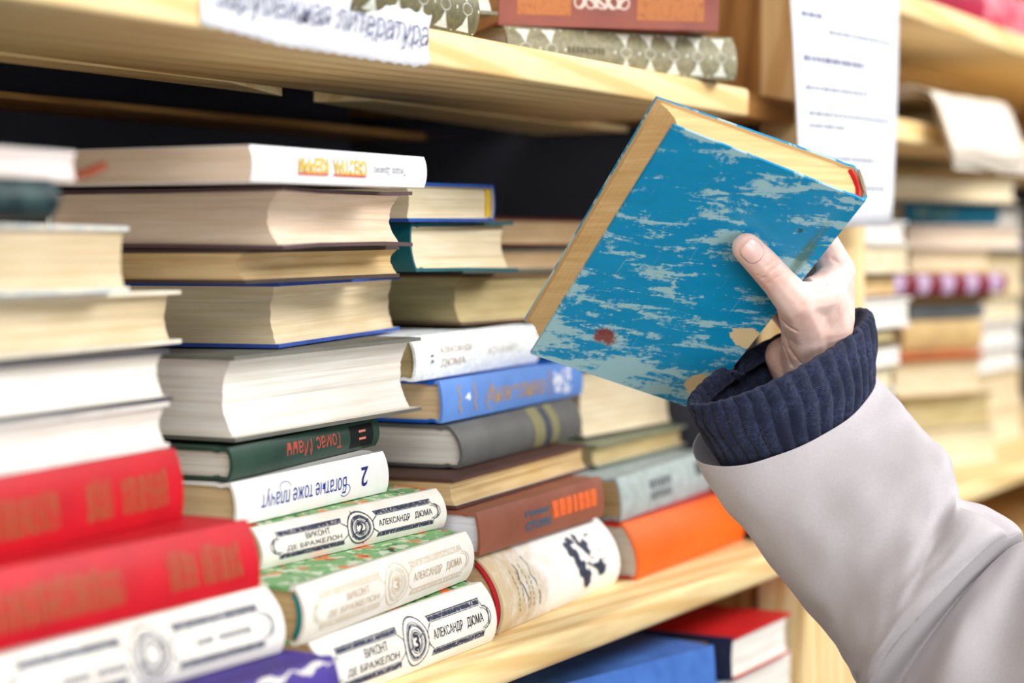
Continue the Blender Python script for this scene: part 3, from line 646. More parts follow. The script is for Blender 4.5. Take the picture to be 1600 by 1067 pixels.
# ------------------------------------------------------------------ far bay piles (name, label, x, y, z, yaw, L, D, T, spine, cover, page)
far = [
 ('cream paperback at the foot of the far bay left pile', 1.786, .02, 1.2004, -2, .150, .19, .036, 'left', (222, 210, 190), P_CREAM),
 ('tan book second from the bottom in the far bay left pile', 1.788, .02, 1.2368, 0, .140, .19, .040, 'left', (150, 116, 80), P_TAN),
 ('white book third from the bottom in the far bay left pile', 1.786, .02, 1.2772, 0, .144, .19, .038, 'left', (226, 222, 214), P_WHITE),
 ('small pale paged book in the far bay just above the coat sleeve', 1.786, .02, 1.3156, 0, .137, .18, .0205, 'left', (200, 190, 166), P_CREAM),
 ('white paged book in the far bay beside the post, over the small pale one', 1.786, .02, 1.3364, 0, .167, .19, .0240, 'left', (132, 104, 70), P_WHITE),
 ('thin dark olive book between white ones beside the post', 1.786, .025, 1.3608, 0, .160, .19, .0148, 'left', (96, 84, 50), P_OLIVE),
 ('bright white paged book beside the post at the height of the knuckles', 1.786, .02, 1.3760, 0, .192, .19, .0298, 'left', (236, 232, 226), P_WHITE),
 ('brownish maroon book end beside the post', 1.786, .03, 1.4062, 0, .180, .19, .0232, 'left', (112, 66, 48), P_OLD),
 ('cream paged book beside the post below the top one', 1.786, .02, 1.4298, 0, .188, .19, .0284, 'left', (214, 200, 170), P_CREAM),
 ('small white book topmost beside the post', 1.786, .02, 1.4586, 0, .176, .18, .0236, 'left', (226, 226, 224), P_WHITE),
 ('cream book flat on the far shelf under the middle pile', 2.20, .10, 1.2004, -22, .18, .13, .0420, 'back', (230, 214, 180), P_CREAM),
 ('olive grey hardback with a white end near the foot of the middle far pile', 2.209, .10, 1.2428, -22, .165, .13, .0418, 'back', (140, 132, 100), P_OLIVE),
 ('light tan book with yellow pages in the middle far pile', 2.180, .10, 1.2850, -22, .158, .13, .0400, 'back', (190, 150, 96), P_YEL),
 ('thin rust coloured book in the middle far pile', 2.186, .10, 1.3254, -22, .155, .13, .0110, 'front', (186, 98, 50), P_TAN),
 ('tan book above the rust coloured one', 2.206, .10, 1.3368, -22, .145, .13, .0350, 'front', (206, 172, 116), P_TAN),
 ('slate grey book above the tan one in the middle far pile', 2.225, .10, 1.3722, -22, .14, .13, .0190, 'front', (104, 110, 112), P_GREY),
 ('thin olive brown book under the striped maroon one', 2.190, .10, 1.3916, -22, .17, .13, .0104, 'front', (150, 122, 76), P_OLIVE),
 ('maroon hardback with pale lilac stripes in the middle far pile', 2.142, .10, 1.4024, -22, .218, .13, .0240, 'front', (128, 44, 56), P_TAN),
 ('yellow tan book above the striped maroon one', 2.233, .10, 1.4268, -22, .150, .13, .0276, 'back', (206, 168, 100), P_YEL),
 ('broad pinkish cream paged book under the teal one in the far bay', 2.222, .10, 1.4548, -22, .216, .14, .0280, 'back', (222, 206, 194), P_PINK),
 ('teal blue hardback with worn gold lettering in the far bay', 2.209, .10, 1.4832, -22, .174, .13, .0250, 'front', (22, 100, 124), P_CREAM),
 ('beige paged book topmost in the middle far pile', 2.160, .10, 1.5086, -22, .229, .14, .0270, 'back', (190, 178, 150), P_CREAM),
 ('cream book at the foot of the rightmost pile', 2.50, .09, 1.2004, 0, .22, .13, .045, 'back', (226, 208, 170), P_CREAM),
 ('yellowish paged book second from the bottom of the rightmost pile', 2.49, .09, 1.2458, 0, .22, .13, .050, 'back', (216, 190, 140), P_YEL),
 ('grey white book in the rightmost pile at the height of the cuff', 2.48, .09, 1.2962, 0, .22, .13, .030, 'back', (176, 176, 176), P_WHITE),
 ('white paged book in the rightmost pile below the grey cover', 2.48, .09, 1.3266, 0, .22, .13, .032, 'back', (214, 214, 216), P_WHITE),
 ('cream paged book in the rightmost pile under the yellow one', 2.49, .09, 1.3590, 0, .22, .13, .034, 'back', (150, 150, 156), P_CREAM),
 ('yellow paged book at the right edge of the photo', 2.52, .09, 1.3934, 0, .2, .13, .052, 'back', (214, 180, 96), P_YEL),
 ('dark grey book at the right edge above the yellow one', 2.52, .09, 1.4458, 0, .2, .13, .026, 'front', (96, 98, 102), P_GREY),
 ('white book at the right edge next to the teal one', 2.50, .09, 1.4722, 0, .2, .13, .034, 'back', (230, 228, 226), P_WHITE),
]
for lab_, x, y, z, yw, L, D, T, sp, c, pg in far:
    b = Book('hardback_book', lab_, (x, y, z), yw, L, D, T - .0004, sp, cloth(c, .55, .12, False), pg, lay=8, fe=.003)
    if 'stripes' in lab_:
        for k in range(5): b.deco('pale_stripe', Deco().rect((.06 + .2 * k) * L, (.145 + .2 * k) * L, .03 * T, .95 * T), plain((196, 170, 200), .6))
    if lab_.startswith('teal'):
        b.deco('gold_lettering', Deco().blobs(.1 * L, .5 * L, .3 * T, .7 * T, 30, .003, 3), ink((150, 150, 90), .5, (22, 100, 124), 300))
# loose papers spilling over the far shelf edge, books above
def draped(name, label, x0, x1, y0, top, mat, drop, seed, n=6):
    root = thing(name, label, 'papers', (x0, y0, top))
    for k in range(n):
        rr = random.Random(seed + k); V = []; F = []; nu, nv = 10, 14
        for j in range(nv + 1):
            for i in range(nu + 1):
                u, v = i / nu, j / nv
                s_ = v * (.16 + drop); R_ = .012 + k * .0022
                if s_ < .16: y, z = .13 - s_ * .9, 0
                else:
                    a = min(1.25, (s_ - .16) / R_); y = -.014 - R_ * math.sin(a); z = -R_ * (1 - math.cos(a)) - max(0, (s_ - .16) - 1.25 * R_) * .93
                    y -= max(0, (s_ - .16) - 1.25 * R_) * .35
                z += k * .0022 + .004 * math.sin(3 * u + k) * v + .010 * mnoise.noise((u * 2, v * 2, k * .6))
                V.append((u * (x1 - x0) + .02 * v * math.sin(k), y, z))
        for j in range(nv):
            for i in range(nu): F.append((j * (nu + 1) + i, j * (nu + 1) + i + 1, (j + 1) * (nu + 1) + i + 1, (j + 1) * (nu + 1) + i))
        o = obj('paper_leaf', V, F, mat, root, ang=80); md = o.modifiers.new('thick', 'SOLIDIFY'); md.thickness = .0006; md.offset = 0
    return root
b = Book('hardback_book', 'tan cardboard covered book standing low on the far upper shelf', (1.795, .05, 1.5804), -8, .138, .13, .046, 'front', cloth((176, 140, 92), .6), P_TAN)
draped('paper_bundle', 'bundle of loose cream papers drooping over the far upper shelf edge', 1.955, 2.24, .02, 1.606, plain((236, 224, 206), .8), .085, 3)
Book('hardback_book', 'cream book supporting the drooping papers on the far upper shelf', (2.03, .12, 1.5804), 0, .2, .13, .009, 'back', cloth((222, 210, 190), .6), P_CREAM)
Book('hardback_book', 'white book end on the far upper shelf beside the drooping papers', (2.25, .03, 1.5804), 0, .16, .13, .04, 'back', cloth((210, 196, 178), .6), P_CREAM)
Book('hardback_book', 'crimson hardback at the top right corner of the photo', (2.03, .03, 1.7029), -4, .2, .13, .045, 'front', cloth((170, 30, 62), .5, .2), P_PINK)
Book('hardback_book', 'pink hardback beside the crimson one at the top right corner', (2.25, .03, 1.7029), -6, .2, .13, .05, 'front', mottled((214, 130, 140), (186, 44, 72), 40), P_PINK)
HAND = {
    'thumb_tip': ((1.145, -0.135, 1.4531), 0.0097),
    'thumb_ip': ((1.1565, -0.1407, 1.4433), 0.0106),
    'thumb_px': ((1.1719, -0.1466, 1.4308), 0.0112),
    'thumb_mcp': ((1.1847, -0.1516, 1.4198), 0.0128),
    'thenar1': ((1.2144, -0.1475, 1.4035), 0.016),
    'thenar2': ((1.2351, -0.1417, 1.3872), 0.0185),
    'web': ((1.2124, -0.161, 1.4243), 0.015),
    'palm': ((1.2312, -0.157, 1.4065), 0.019),
    'heel': ((1.2445, -0.1213, 1.3817), 0.0135),
    'wrist': ((1.2564, -0.1385, 1.3662), 0.0225),
    'wrist2': ((1.2771, -0.1366, 1.3442), 0.0235),
    'fore': ((1.2427, -0.1694, 1.3102), 0.0265),
    'fore2': ((1.2401, -0.2009, 1.2581), 0.031),
    'i_mcp': ((1.2257, -0.1652, 1.4372), 0.0122),
    'i_pip': ((1.2224, -0.1502, 1.4677), 0.0095),
    'i_dip': ((1.1995, -0.1413, 1.4866), 0.0085),
    'i_tip': ((1.1849, -0.1352, 1.4985), 0.0075),
    'm_mcp': ((1.2495, -0.1539, 1.4248), 0.0125),
    'm_pip': ((1.2229, -0.1361, 1.4595), 0.0098),
    'm_dip': ((1.1983, -0.1244, 1.4787), 0.0088),
    'm_tip': ((1.1836, -0.1171, 1.4898), 0.0078),
    'r_mcp': ((1.2641, -0.1417, 1.4095), 0.012),
    'r_pip': ((1.2286, -0.123, 1.4458), 0.0094),
    'r_dip': ((1.2053, -0.1129, 1.4645), 0.0084),
    'r_tip': ((1.191, -0.1067, 1.4758), 0.0075),
    'p_mcp': ((1.2733, -0.1276, 1.3918), 0.0112),
    'p_pip': ((1.2409, -0.1098, 1.4245), 0.0084),
    'p_dip': ((1.2228, -0.1029, 1.4395), 0.0075),
    'p_tip': ((1.2116, -0.0984, 1.4487), 0.0068)}
SLEEVE = [((1.224, -0.13, 1.3447), (0.0509, -0.0362, 0.0294), 0.044, 0.45 ),
    ((1.2257, -0.136, 1.335), (0.0499, -0.0362, 0.032), 0.046, 0.42 ),
    ((1.2258, -0.1504, 1.3168), (0.0456, -0.0361, 0.0373), 0.051, 0.32 ),
    ((1.228, -0.17, 1.2951), (0.0382, -0.0356, 0.0433), 0.055, 0.22 ),
    ((1.2283, -0.1883, 1.2731), (0.0306, -0.0351, 0.0466), 0.057, 0.1 ),
    ((1.2274, -0.2009, 1.255), (0.025, -0.0329, 0.0485), 0.058, 0 ),
    ((1.2267, -0.2091, 1.2416), (0.0199, -0.0315, 0.0522), 0.059, -0.1 ),
    ((1.2299, -0.222, 1.2329), (0.0228, -0.0367, 0.0543), 0.06, -0.25 ),
    ((1.2334, -0.2335, 1.2233), (0.0259, -0.0424, 0.0532), 0.06, -0.4 ),
    ((1.2343, -0.2358, 1.2168), (0.0255, -0.0417, 0.0532), 0.056, -0.5 ),
    ((1.2373, -0.2358, 1.2085), (0.0198, -0.0319, 0.0472), 0.032, -0.55 ),
    ((1.2386, -0.2425, 1.2077), (0.0204, -0.032, 0.0565), 0.04, -0.5 ),
    ((1.2379, -0.2588, 1.1975), (0.0215, -0.0325, 0.0727), 0.057, -0.35 ),
    ((1.2397, -0.3002, 1.1928), (0.0185, -0.0262, 0.0832), 0.066, -0.15 ),
    ((1.2488, -0.3584, 1.1938), (0.0136, -0.0172, 0.0827), 0.067, 0 ),
    ((1.2531, -0.4081, 1.1937), (0.0087, -0.0084, 0.0809), 0.067, 0)]
KNIT = [((1.2185, -0.1308, 1.373), (0.0541, -0.0286, 0.0271), 0.028, 0.32 ),
    ((1.2174, -0.1303, 1.3792), (0.0591, -0.0294, 0.0285), 0.03, 0.32 ),
    ((1.2165, -0.1305, 1.3822), (0.0619, -0.0303, 0.0285), 0.032, 0.32 ),
    ((1.2174, -0.1313, 1.3791), (0.0616, -0.0307, 0.0286), 0.034, 0.34 ),
    ((1.2201, -0.133, 1.3685), (0.0581, -0.0306, 0.0281), 0.035, 0.36 ),
    ((1.2239, -0.1351, 1.355), (0.0515, -0.0291, 0.0276), 0.0355, 0.38 ),
    ((1.2285, -0.1364, 1.3422), (0.042, -0.0283, 0.0274), 0.036, 0.38 ),
    ((1.2298, -0.1421, 1.328), (0.0383, -0.028, 0.0266), 0.036, 0.3 ),
    ((1.2308, -0.1566, 1.3036), (0.0334, -0.0294, 0.0265), 0.038, 0.2)]
# ------------------------------------------------------------------ the book in the hand
HB = dict(b00=(1.1636, .0305, 1.4063), b01=(1.0955, -.096, 1.5441), b10=(1.2533, -.0543, 1.3655), b11=(1.1912, -.1918, 1.5028),
          f00=(1.1436, .015, 1.3841), f01=(1.0779, -.1157, 1.5249), f10=(1.2329, -.069, 1.343), f11=(1.1702, -.2056, 1.48))
HB = {k: Vector(v) for k, v in HB.items()}
HC = sum(HB.values(), Vector()) / 8
def hwarp(a, b, c):
    f = (HB['f00'] * (1 - a) + HB['f10'] * a) * (1 - b) + (HB['f01'] * (1 - a) + HB['f11'] * a) * b
    g = (HB['b00'] * (1 - a) + HB['b10'] * a) * (1 - b) + (HB['b01'] * (1 - a) + HB['b11'] * a) * b
    return f * (1 - c) + g * c - HC
def sea_cover():
    t = NT('blue_marbled_cover', .3, .45)
    uv = t.add('ShaderNodeTexCoord').outputs['UV']
    def mapped(scale, rot=0):
        m1 = t.add('ShaderNodeMapping'); m1.inputs['Rotation'].default_value = (0, 0, rot); t.l(uv, m1.inputs['Vector'])
        m2 = t.add('ShaderNodeMapping'); m2.inputs['Scale'].default_value = scale; t.l(m1.outputs[0], m2.inputs['Vector']); return m2.outputs[0]
    v = mapped((2.6, 11, 1), math.radians(-17)); w = mapped((1, 1, 1))
    g = t.noise(v, 1.0, 6, .66, .5); big = t.noise(mapped((1, 2.2, 1), math.radians(-17)), 2.1, 2, .5); fine = t.noise(w, 26, 4, .7)
    sep = t.add('ShaderNodeSeparateXYZ'); t.l(uv, sep.inputs[0]); U, V_ = sep.outputs[0], sep.outputs[1]
    f = t.math('ADD', t.math('MULTIPLY', g, .62), t.math('MULTIPLY', big, .42))
    f = t.math('ADD', f, t.math('MULTIPLY', t.math('SUBTRACT', fine, .5), .22))
    low = t.math('MAXIMUM', t.math('SUBTRACT', .78, t.math('ADD', t.math('MULTIPLY', V_, .85), t.math('MULTIPLY', U, .42))), 0.0)
    f = t.math('ADD', f, t.math('MULTIPLY', low, .13))
    patch = t.ramp(f, [(.538, BW(0)), (.58, BW(1))])
    blue = t.mix(t.noise(v, .6, 3, .6), lin((2, 128, 182)), lin((26, 152, 196)))
    blue = t.mix(t.ramp(t.noise(v, 2.4, 4, .6), [(.5, BW(0)), (.75, BW(.8))]), blue, lin((18, 134, 168)))
    b = t.mix(t.math('MULTIPLY', patch, .85), blue, lin((168, 204, 206)))
    for cu, cv, ru, rv, c, k, edge, ns, amp in ((.385, .347, .10, .075, (132, 52, 40), .92, .4, 12, 2.2), (1.27, .72, .12, .09, (224, 198, 150), 1, .1, 5, 1.6),
                                               (1.24, .20, .17, .12, (218, 196, 148), 1, .1, 6, 1.6), (1.25, 1.50, .055, .30, (70, 110, 84), .75, .6, 7, 1.2),
                                               (1.12, 1.66, .02, .02, (60, 60, 50), .8, .4, 9, .6), (.86, 1.3, .012, .012, (40, 70, 90), .8, .4, 9, .6)):
        nz = t.noise(w, ns, 4, .7)
        du = t.math('DIVIDE', t.math('SUBTRACT', U, cu), ru); dv = t.math('DIVIDE', t.math('SUBTRACT', V_, cv), rv)
        r = t.math('ADD', t.math('SQRT', t.math('ADD', t.math('MULTIPLY', du, du), t.math('MULTIPLY', dv, dv))), t.math('MULTIPLY', t.math('SUBTRACT', nz, .5), amp))
        b = t.mix(t.math('MULTIPLY', t.ramp(r, [(1 - edge, BW(1)), (1, BW(0))]), k), b, lin(c))
    sc = t.ramp(t.noise(mapped((60, 1.5, 1), 0), 1, 2), [(.70, BW(0)), (.73, BW(1))])
    b = t.mix(t.math('MULTIPLY', sc, .25), b, lin((170, 205, 215)))
    t.bump(fine, .06, .0006)
    return t.col(b)
SEA = sea_cover()
B = Book('blue_book', 'worn blue hardback with pale sea foam pattern held up in the hand', tuple(HC), 0, .134, .203, .033, 'right', SEA, P_HELD, warp=hwarp,
         rd=.004, fe=.005, ov=.0026, lay=26, liner=plain((214, 182, 132), .8), band=plain((206, 34, 36), .6))
# lay the cover pattern out flat: across the board, up the board
inv = {}
me = B.cover.data; uvl = me.uv_layers.new(name='UVMap')
o00, ex, ey = HB['f00'] - HC, HB['f10'] - HB['f00'], HB['f01'] - HB['f00']
for lp in me.loops:
    co = me.vertices[lp.vertex_index].co - o00
    # least squares on the board plane
    a11, a12, a22 = ex.dot(ex), ex.dot(ey), ey.dot(ey); b1, b2 = co.dot(ex), co.dot(ey); dt = a11 * a22 - a12 * a12
    uvl.data[lp.index].uv = ((b1 * a22 - b2 * a12) / dt * 1.34, (a11 * b2 - a12 * b1) / dt * 2.03)
# frayed head cap of the spine
V, F = tube([hwarp(.985, 1.0, c) for c in (.15, .35, .6, .9)], [.0008, .0013, .0015, .0009], 6); obj('frayed_head_cap', V, F, plain((170, 160, 140), .9), B.root)

# ------------------------------------------------------------------ the person's arm
person = thing('person', 'person in pale grey coat and navy knit cuff holding up the blue book', 'person', (1.235, -.2, 1.3))
PC = Vector(person.location)
def rel(p): return Vector(p) - PC
def skin():
    t = NT('skin', .48, .35); v = t.coords()
    g = t.noise(v, 55, 3, .6); h = t.noise(v, 240, 3, .7)
    b = t.mix(t.ramp(g, [(.35, BW(0)), (.68, BW(1))]), lin((238, 210, 198)), lin((226, 182, 168)))
    t.b.inputs['Subsurface Weight'].default_value = .12; t.b.inputs['Subsurface Radius'].default_value = (.008, .003, .0015); t.b.inputs['Subsurface Scale'].default_value = .6
    ridg = t.noise(t.coords((60, 60, 420), (.5, .3, .2)), 1, 3, .6, .8)
    t.bump(t.math('ADD', t.math('MULTIPLY', ridg, .8), t.math('MULTIPLY', h, .5)), .22, .0008)
    return t.col(b)
SKIN = skin()
def hand_mesh():
    bm = bmesh.new()
    def ball(c, r):
        bmesh.ops.create_icosphere(bm, subdivisions=2, radius=r, matrix=Matrix.Translation(rel(c)))
    def chain(*names, k=1.0):
        for a, b in zip(names, names[1:]):
            (p, r), (q, s) = HAND[a], HAND[b]; p, q = Vector(p), Vector(q)
            n = max(2, int((q - p).length / (min(r, s) * .22)))
            for i in range(n + 1): ball(p.lerp(q, i / n), (r + (s - r) * i / n) * k)
    chain('thumb_tip', 'thumb_ip', 'thumb_px', 'thumb_mcp', 'thenar1', 'thenar2', 'wrist', 'wrist2', 'fore', 'fore2')
    chain('thumb_mcp', 'web', 'i_mcp', k=.93); chain('thenar1', 'i_mcp', k=.9); chain('wrist', 'palm', 'web', k=.95); chain('thenar1', 'palm', 'i_mcp', k=.95); chain('palm', 'web', k=.9)
    chain('wrist', 'heel', 'p_mcp', k=.95); chain('heel', 'wrist2', k=.95)
    for f in 'imrp':
        chain('wrist', f + '_mcp', k=.82); chain(f + '_mcp', f + '_pip', f + '_dip', f + '_tip')
    chain('i_mcp', 'm_mcp', 'r_mcp', 'p_mcp', k=.97); chain('palm', 'm_mcp', k=.9); chain('palm', 'r_mcp', k=.9); chain('thenar2', 'heel', k=.8); chain('thenar2', 'p_mcp', k=.8)
    me = bpy.data.meshes.new('hand_raw'); bm.to_mesh(me); bm.free()
    o = bpy.data.objects.new('hand_raw', me); COL.objects.link(o)
    r = o.modifiers.new('r', 'REMESH'); r.mode = 'VOXEL'; r.voxel_size = .0011
    sm = o.modifiers.new('s', 'SMOOTH'); sm.factor = .5; sm.iterations = 14
    dg = bpy.context.evaluated_depsgraph_get(); dg.update()
    out = bpy.data.meshes.new_from_object(o.evaluated_get(dg)); bpy.data.objects.remove(o); bpy.data.meshes.remove(me)
    for p in out.polygons: p.use_smooth = True
    out.materials.clear(); out.materials.append(SKIN); out.name = 'hand'
    h = bpy.data.objects.new('hand', out); COL.objects.link(h); h.parent = person
    return h
hand = hand_mesh()
# skin creases: fine grooves pressed into the surface along short paths (in metres, on the surface)
def groove(paths):
    me = hand.data
    for pts, wid, dep in paths:
        P = [rel(p) for p in pts]
        for v in me.vertices:
            best = 1
            for a, b in zip(P, P[1:]):
                ab = b - a; t = max(0, min(1, (v.co - a).dot(ab) / ab.length_squared)); dd = (v.co - a - ab * t).length
                best = min(best, dd)
            if best < wid * 3: v.co -= v.normal * dep * 1.5 * math.exp(-(best / wid) ** 2)
CREASES = [([(1.1498, -0.1399, 1.4358), (1.1484, -0.1468, 1.4418), (1.1527, -0.1497, 1.4449)], 0.0007, 0.0005),
    ([(1.1517, -0.1426, 1.4342), (1.1525, -0.1494, 1.4398), (1.1582, -0.1517, 1.4425)], 0.0008, 0.0006),
    ([(1.1557, -0.1448, 1.431), (1.1558, -0.1498, 1.4346), (1.1615, -0.1535, 1.4377)], 0.0007, 0.0004),
    ([(1.1859, -0.1422, 1.408), (1.1885, -0.1443, 1.4043), (1.191, -0.1498, 1.4006)], 0.0012, 0.0012),
    ([(1.2054, -0.1361, 1.3978), (1.2077, -0.1379, 1.392), (1.2151, -0.1404, 1.3827)], 0.0011, 0.0009),
    ([(1.216, -0.1321, 1.3895), (1.2176, -0.1346, 1.3824), (1.2225, -0.1355, 1.3764)], 0.001, 0.0008),
    ([(1.2109, -0.1332, 1.3963), (1.2118, -0.1381, 1.3869), (1.2186, -0.1435, 1.3784)], 0.0009, 0.0006),
    ([(1.1868, -0.1609, 1.4291), (1.1925, -0.1652, 1.4283), (1.1991, -0.167, 1.4306)], 0.0014, 0.0013),
    ([(1.1813, -0.1613, 1.4272), (1.1893, -0.1651, 1.4247), (1.1989, -0.1693, 1.4258)], 0.001, 0.0006),
    ([(1.2145, -0.1653, 1.4459), (1.2161, -0.1699, 1.4431), (1.2242, -0.1747, 1.4439)], 0.0012, 0.0006)]
groove(CREASES)
# flesh and wool yield where they touch the book: nothing passes through its boards
def press_out(o, gap=.0018, sides=('s', 'f', 'b')):
    mw = Matrix.Translation(PC); c0 = HC; A = Matrix((HB['f10'] - HB['f00'], HB['f01'] - HB['f00'], HB['b00'] - HB['f00'])).transposed(); Ai = A.inverted()
    S_ = (.134, .203, .033)
    for v in o.data.vertices:
        p = v.co + PC; x = Ai @ (p - HB['f00'])
        if not (-.25 < x.x < 1.25 and -.25 < x.y < 1.25 and -.6 < x.z < 1.6): continue
        for _ in range(4):
            f = hwarp(*x) + c0; h = 1e-3
            J = Matrix(((hwarp(x.x + h, x.y, x.z) + c0 - f) / h, (hwarp(x.x, x.y + h, x.z) + c0 - f) / h, (hwarp(x.x, x.y, x.z + h) + c0 - f) / h)).transposed()
            x = x + J.inverted() @ (p - f)
        d = {'s': (1 - x.x) * S_[0], 'f': x.z * S_[2], 'b': (1 - x.z) * S_[2]}
        if x.x > 0 and 0 < x.y < 1 and min(d.values()) > -gap:
            k = min(sides, key=lambda q: d[q])
            if k == 's': x.x = 1 + gap / S_[0]
            elif k == 'f': x.z = -gap / S_[2]
            else: x.z = 1 + gap / S_[2]
            v.co = hwarp(*x) + c0 - PC
press_out(hand)
# thumb nail
tip, ip = Vector(HAND['thumb_tip'][0]), Vector(HAND['thumb_ip'][0])
ax = (tip - ip).normalized(); up = -vdir - ax * (-vdir).dot(ax); up.normalize(); up = (up + .0 * udir).normalized(); side = ax.cross(up)
V = []; F = []; nu, nv = 12, 12
for j in range(nv + 1):
    for i in range(nu + 1):
        a = (i / nu - .5) * 2; b = (j / nv - .5) * 2
        sc_ = math.sqrt(max(0, 1 - max(0, abs(b)) ** 4 * .55)); ang = a * .88 * sc_
        rr_ = .0101 - .0010 * max(0, b) ** 2 * 1.8
        V.append(rel(tip + ax * (.0004 + b * .0072 * (1 - .12 * a * a)) + up * (rr_ * math.cos(ang) - .0002) + side * (rr_ * math.sin(ang) * .86)))
for j in range(nv):
    for i in range(nu): F.append((j * (nu + 1) + i, j * (nu + 1) + i + 1, (j + 1) * (nu + 1) + i + 1, (j + 1) * (nu + 1) + i))
nt_ = NT('nail', .22, .5); nt_.col(lin((240, 196, 188))); nail = obj('thumbnail', V, F, nt_.m, hand, ang=80)
md = nail.modifiers.new('thick', 'SOLIDIFY'); md.thickness = .0005; md.offset = 0

# ---- sleeves: rings (centre, half axis left to right, half depth, lean) swept smoothly
def catmull(a, b, c, d, t): return .5 * ((2 * b) + (c - a) * t + (2 * a - 5 * b + 4 * c - d) * t * t + (3 * b - a - 3 * c + d) * t * t * t)
def sweep(R, per, seg, disp, first=0):
    n = len(R); rings = []
    for i in range(n - 1):
        for k in range(per + (1 if i == n - 2 else 0)):
            t = k / per; q = [R[max(0, min(n - 1, i + j - 1))] for j in range(4)]
            c = catmull(*[Vector(x[0]) for x in q], t); h = catmull(*[Vector(x[1]) for x in q], t)
            mn = catmull(*[x[2] for x in q], t); ln = catmull(*[x[3] for x in q], t); rings.append((i + t, c, h, mn, ln))
    V = []; F = []; UV = []
    for gi, (t, c, h, mn, ln) in enumerate(rings):
        hn = h.normalized(); fw = (-vdir - hn * (-vdir).dot(hn)).normalized(); dn = fw.cross(hn).normalized()
        if dn.dot(udir) > 0: dn = -dn
        mm = (fw + dn * ln).normalized() * mn * math.sqrt(1 + ln * ln * .6)
        for s in range(seg):
            th = 2 * math.pi * s / seg; e = h * math.cos(th) + mm * math.sin(th)
            nrm = (h / h.length_squared * math.cos(th) + mm / mm.length_squared * math.sin(th)).normalized()
            V.append(rel(c + e + nrm * disp(t, th, s / seg))); UV.append((s / seg, t))
    m_ = len(rings)
    for i in range(m_ - 1):
        for s in range(seg): F.append((i * seg + s, i * seg + (s + 1) % seg, (i + 1) * seg + (s + 1) % seg, (i + 1) * seg + s))
    return V, F, UV
def add_uv(o, UV, seg):
    me = o.data; l = me.uv_layers.new(name='UVMap')
    for p in me.polygons:
        us = [UV[me.loops[i].vertex_index][0] for i in p.loop_indices]; wrap = max(us) - min(us) > .5
        for i in p.loop_indices:
            u, v = UV[me.loops[i].vertex_index]; l.data[i].uv = (u + 1 if wrap and u < .5 else u, v)
# navy rib knit
NR = 38
def knit_disp(t, th, u):
    if t < .6: k = .5
    else: k = 1
    rib = .5 + .5 * math.cos(2 * math.pi * NR * u + .6 * math.sin(t * 2 + u * 20)); return k * .0019 * rib ** .7 + .0012 * mnoise.noise((u * 9, t * 1.3, 0))
V, F, UV = sweep(KNIT, 9, NR * 8, knit_disp)
def knit_mat():
    t = NT('navy_knit', .9, .1); uv = t.add('ShaderNodeTexCoord').outputs['UV']
    mp = t.add('ShaderNodeMapping'); mp.inputs['Scale'].default_value = (NR * 2, 14, 1); t.l(uv, mp.inputs['Vector'])
    sep = t.add('ShaderNodeSeparateXYZ'); t.l(mp.outputs[0], sep.inputs[0])
    zig = t.math('PINGPONG', sep.outputs[0], .5); ph = t.math('ADD', sep.outputs[1], t.math('MULTIPLY', zig, 1.2))
    st = t.math('SINE', t.math('MULTIPLY', ph, 6.283)); sp = t.noise(t.coords(), 420, 4, .75); lg = t.noise(t.coords(), 70, 2)
    f = t.math('ADD', t.math('MULTIPLY', st, .12), sp)
    b = t.mix(t.ramp(f, [(.32, BW(0)), (.72, BW(1))]), lin((10, 13, 28)), lin((58, 67, 100)))
    b = t.mix(t.ramp(lg, [(.4, BW(0)), (.7, BW(1))]), b, lin((24, 29, 52)))
    t.b.inputs['Sheen Weight'].default_value = .08; t.b.inputs['Sheen Roughness'].default_value = .6
    t.bump(f, .7, .0012); return t.col(b)
kn = obj('knit_cuff', V, F, knit_mat(), person, ang=80); add_uv(kn, UV, NR * 8); press_out(kn, .0034, ('f',)); kn['label'] = 'navy rib knit sweater cuff'
md = kn.modifiers.new('thick', 'SOLIDIFY'); md.thickness = .0022; md.offset = -1
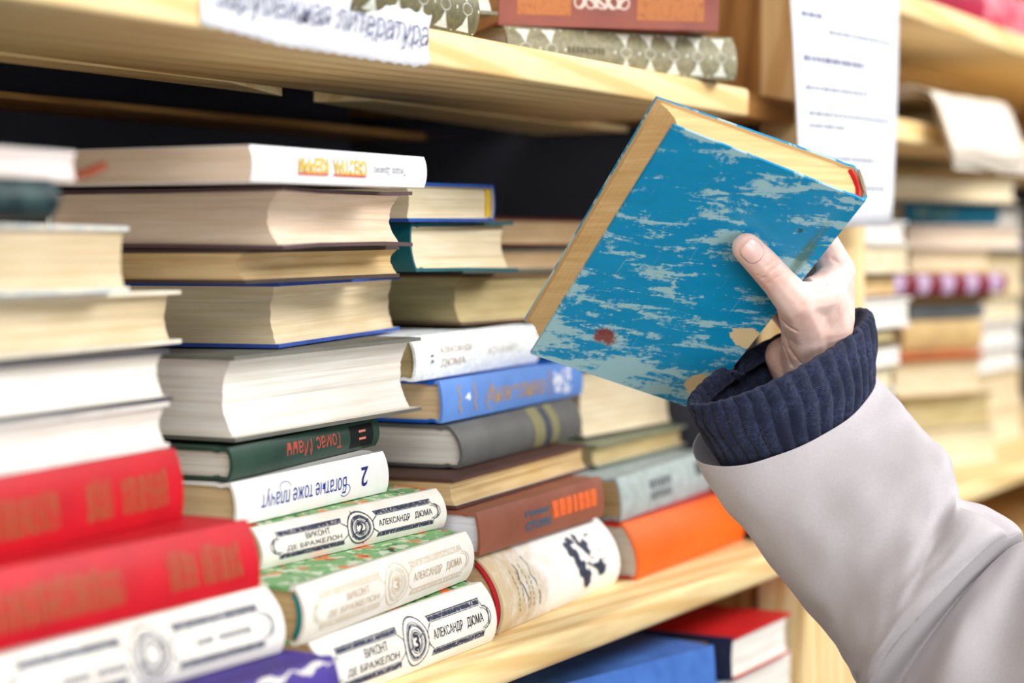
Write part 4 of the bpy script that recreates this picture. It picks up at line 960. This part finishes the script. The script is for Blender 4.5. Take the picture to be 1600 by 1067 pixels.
# coat sleeve
def g2(t, th, t0, a0, st, sa, slant=0):
    d = (th - a0 + math.pi) % (2 * math.pi) - math.pi
    return math.exp(-((t - t0 - slant * d) / st) ** 2 - (d / sa) ** 2)
def coat_disp(t, th, u):
    d = 0
    d += .0050 * g2(t, th, 3.3, .95, .55, .75, -1.1) - .0050 * g2(t, th, 2.2, .75, .5, .7, -1.0) - .0040 * g2(t, th, 4.5, 1.15, .6, .6, -1.2)
    d += .0035 * g2(t, th, 5.7, 1.5, .7, .6, -.9) + .0025 * g2(t, th, 2.7, 1.9, .8, .4, .5)
    d -= .014 * g2(t, th, 7.4, .36, 1.2, .17, .8); d += .009 * g2(t, th, 7.0, .80, 1.6, .28, .6)
    d -= .009 * g2(t, th, 12.2, 1.2, .35, .7, .35) - .007 * g2(t, th, 12.8, 1.0, .3, .8, .3) + .008 * g2(t, th, 13.3, 1.3, .3, .7, .2)
    d += .006 * g2(t, th, 11.6, 1.75, .35, .5, .5)
    k = min(1, max(0, (t - .4) / 2)) * (1 - .9 * math.exp(-((t - 9.8) / 1.3) ** 2))
    d += k * .0042 * mnoise.noise((math.cos(th) * 1.3, math.sin(th) * 1.3 + t * .35, t * .55)) + k * .0020 * mnoise.noise((math.cos(th) * 3, math.sin(th) * 3 + t * .5, t * 1.2 + 7))
    d += .0016 * mnoise.noise((math.cos(th) * 2, math.sin(th) * 2, 3)) * (1 - k)
    return d
V, F, UV = sweep(SLEEVE, 9, 144, coat_disp)
def coat_mat():
    t = NT('coat_cloth', .62, .2); v = t.coords()
    w = t.add('ShaderNodeTexWave', wave_type='BANDS', bands_direction='DIAGONAL'); w.inputs['Scale'].default_value = 900; w.inputs['Distortion'].default_value = 1.5
    t.l(v, w.inputs['Vector']); n_ = t.noise(v, 900, 2)
    t.b.inputs['Sheen Weight'].default_value = .15
    t.bump(t.math('ADD', w.outputs['Fac'], n_), .12, .0004)
    return t.col(t.mix(t.noise(v, 500, 2), lin((188, 182, 184)), lin((174, 168, 171))))
ct = obj('coat_sleeve', V, F, coat_mat(), person, ang=80); ct['label'] = 'pale grey coat sleeve'
md = ct.modifiers.new('thick', 'SOLIDIFY'); md.thickness = .0005; md.offset = -1
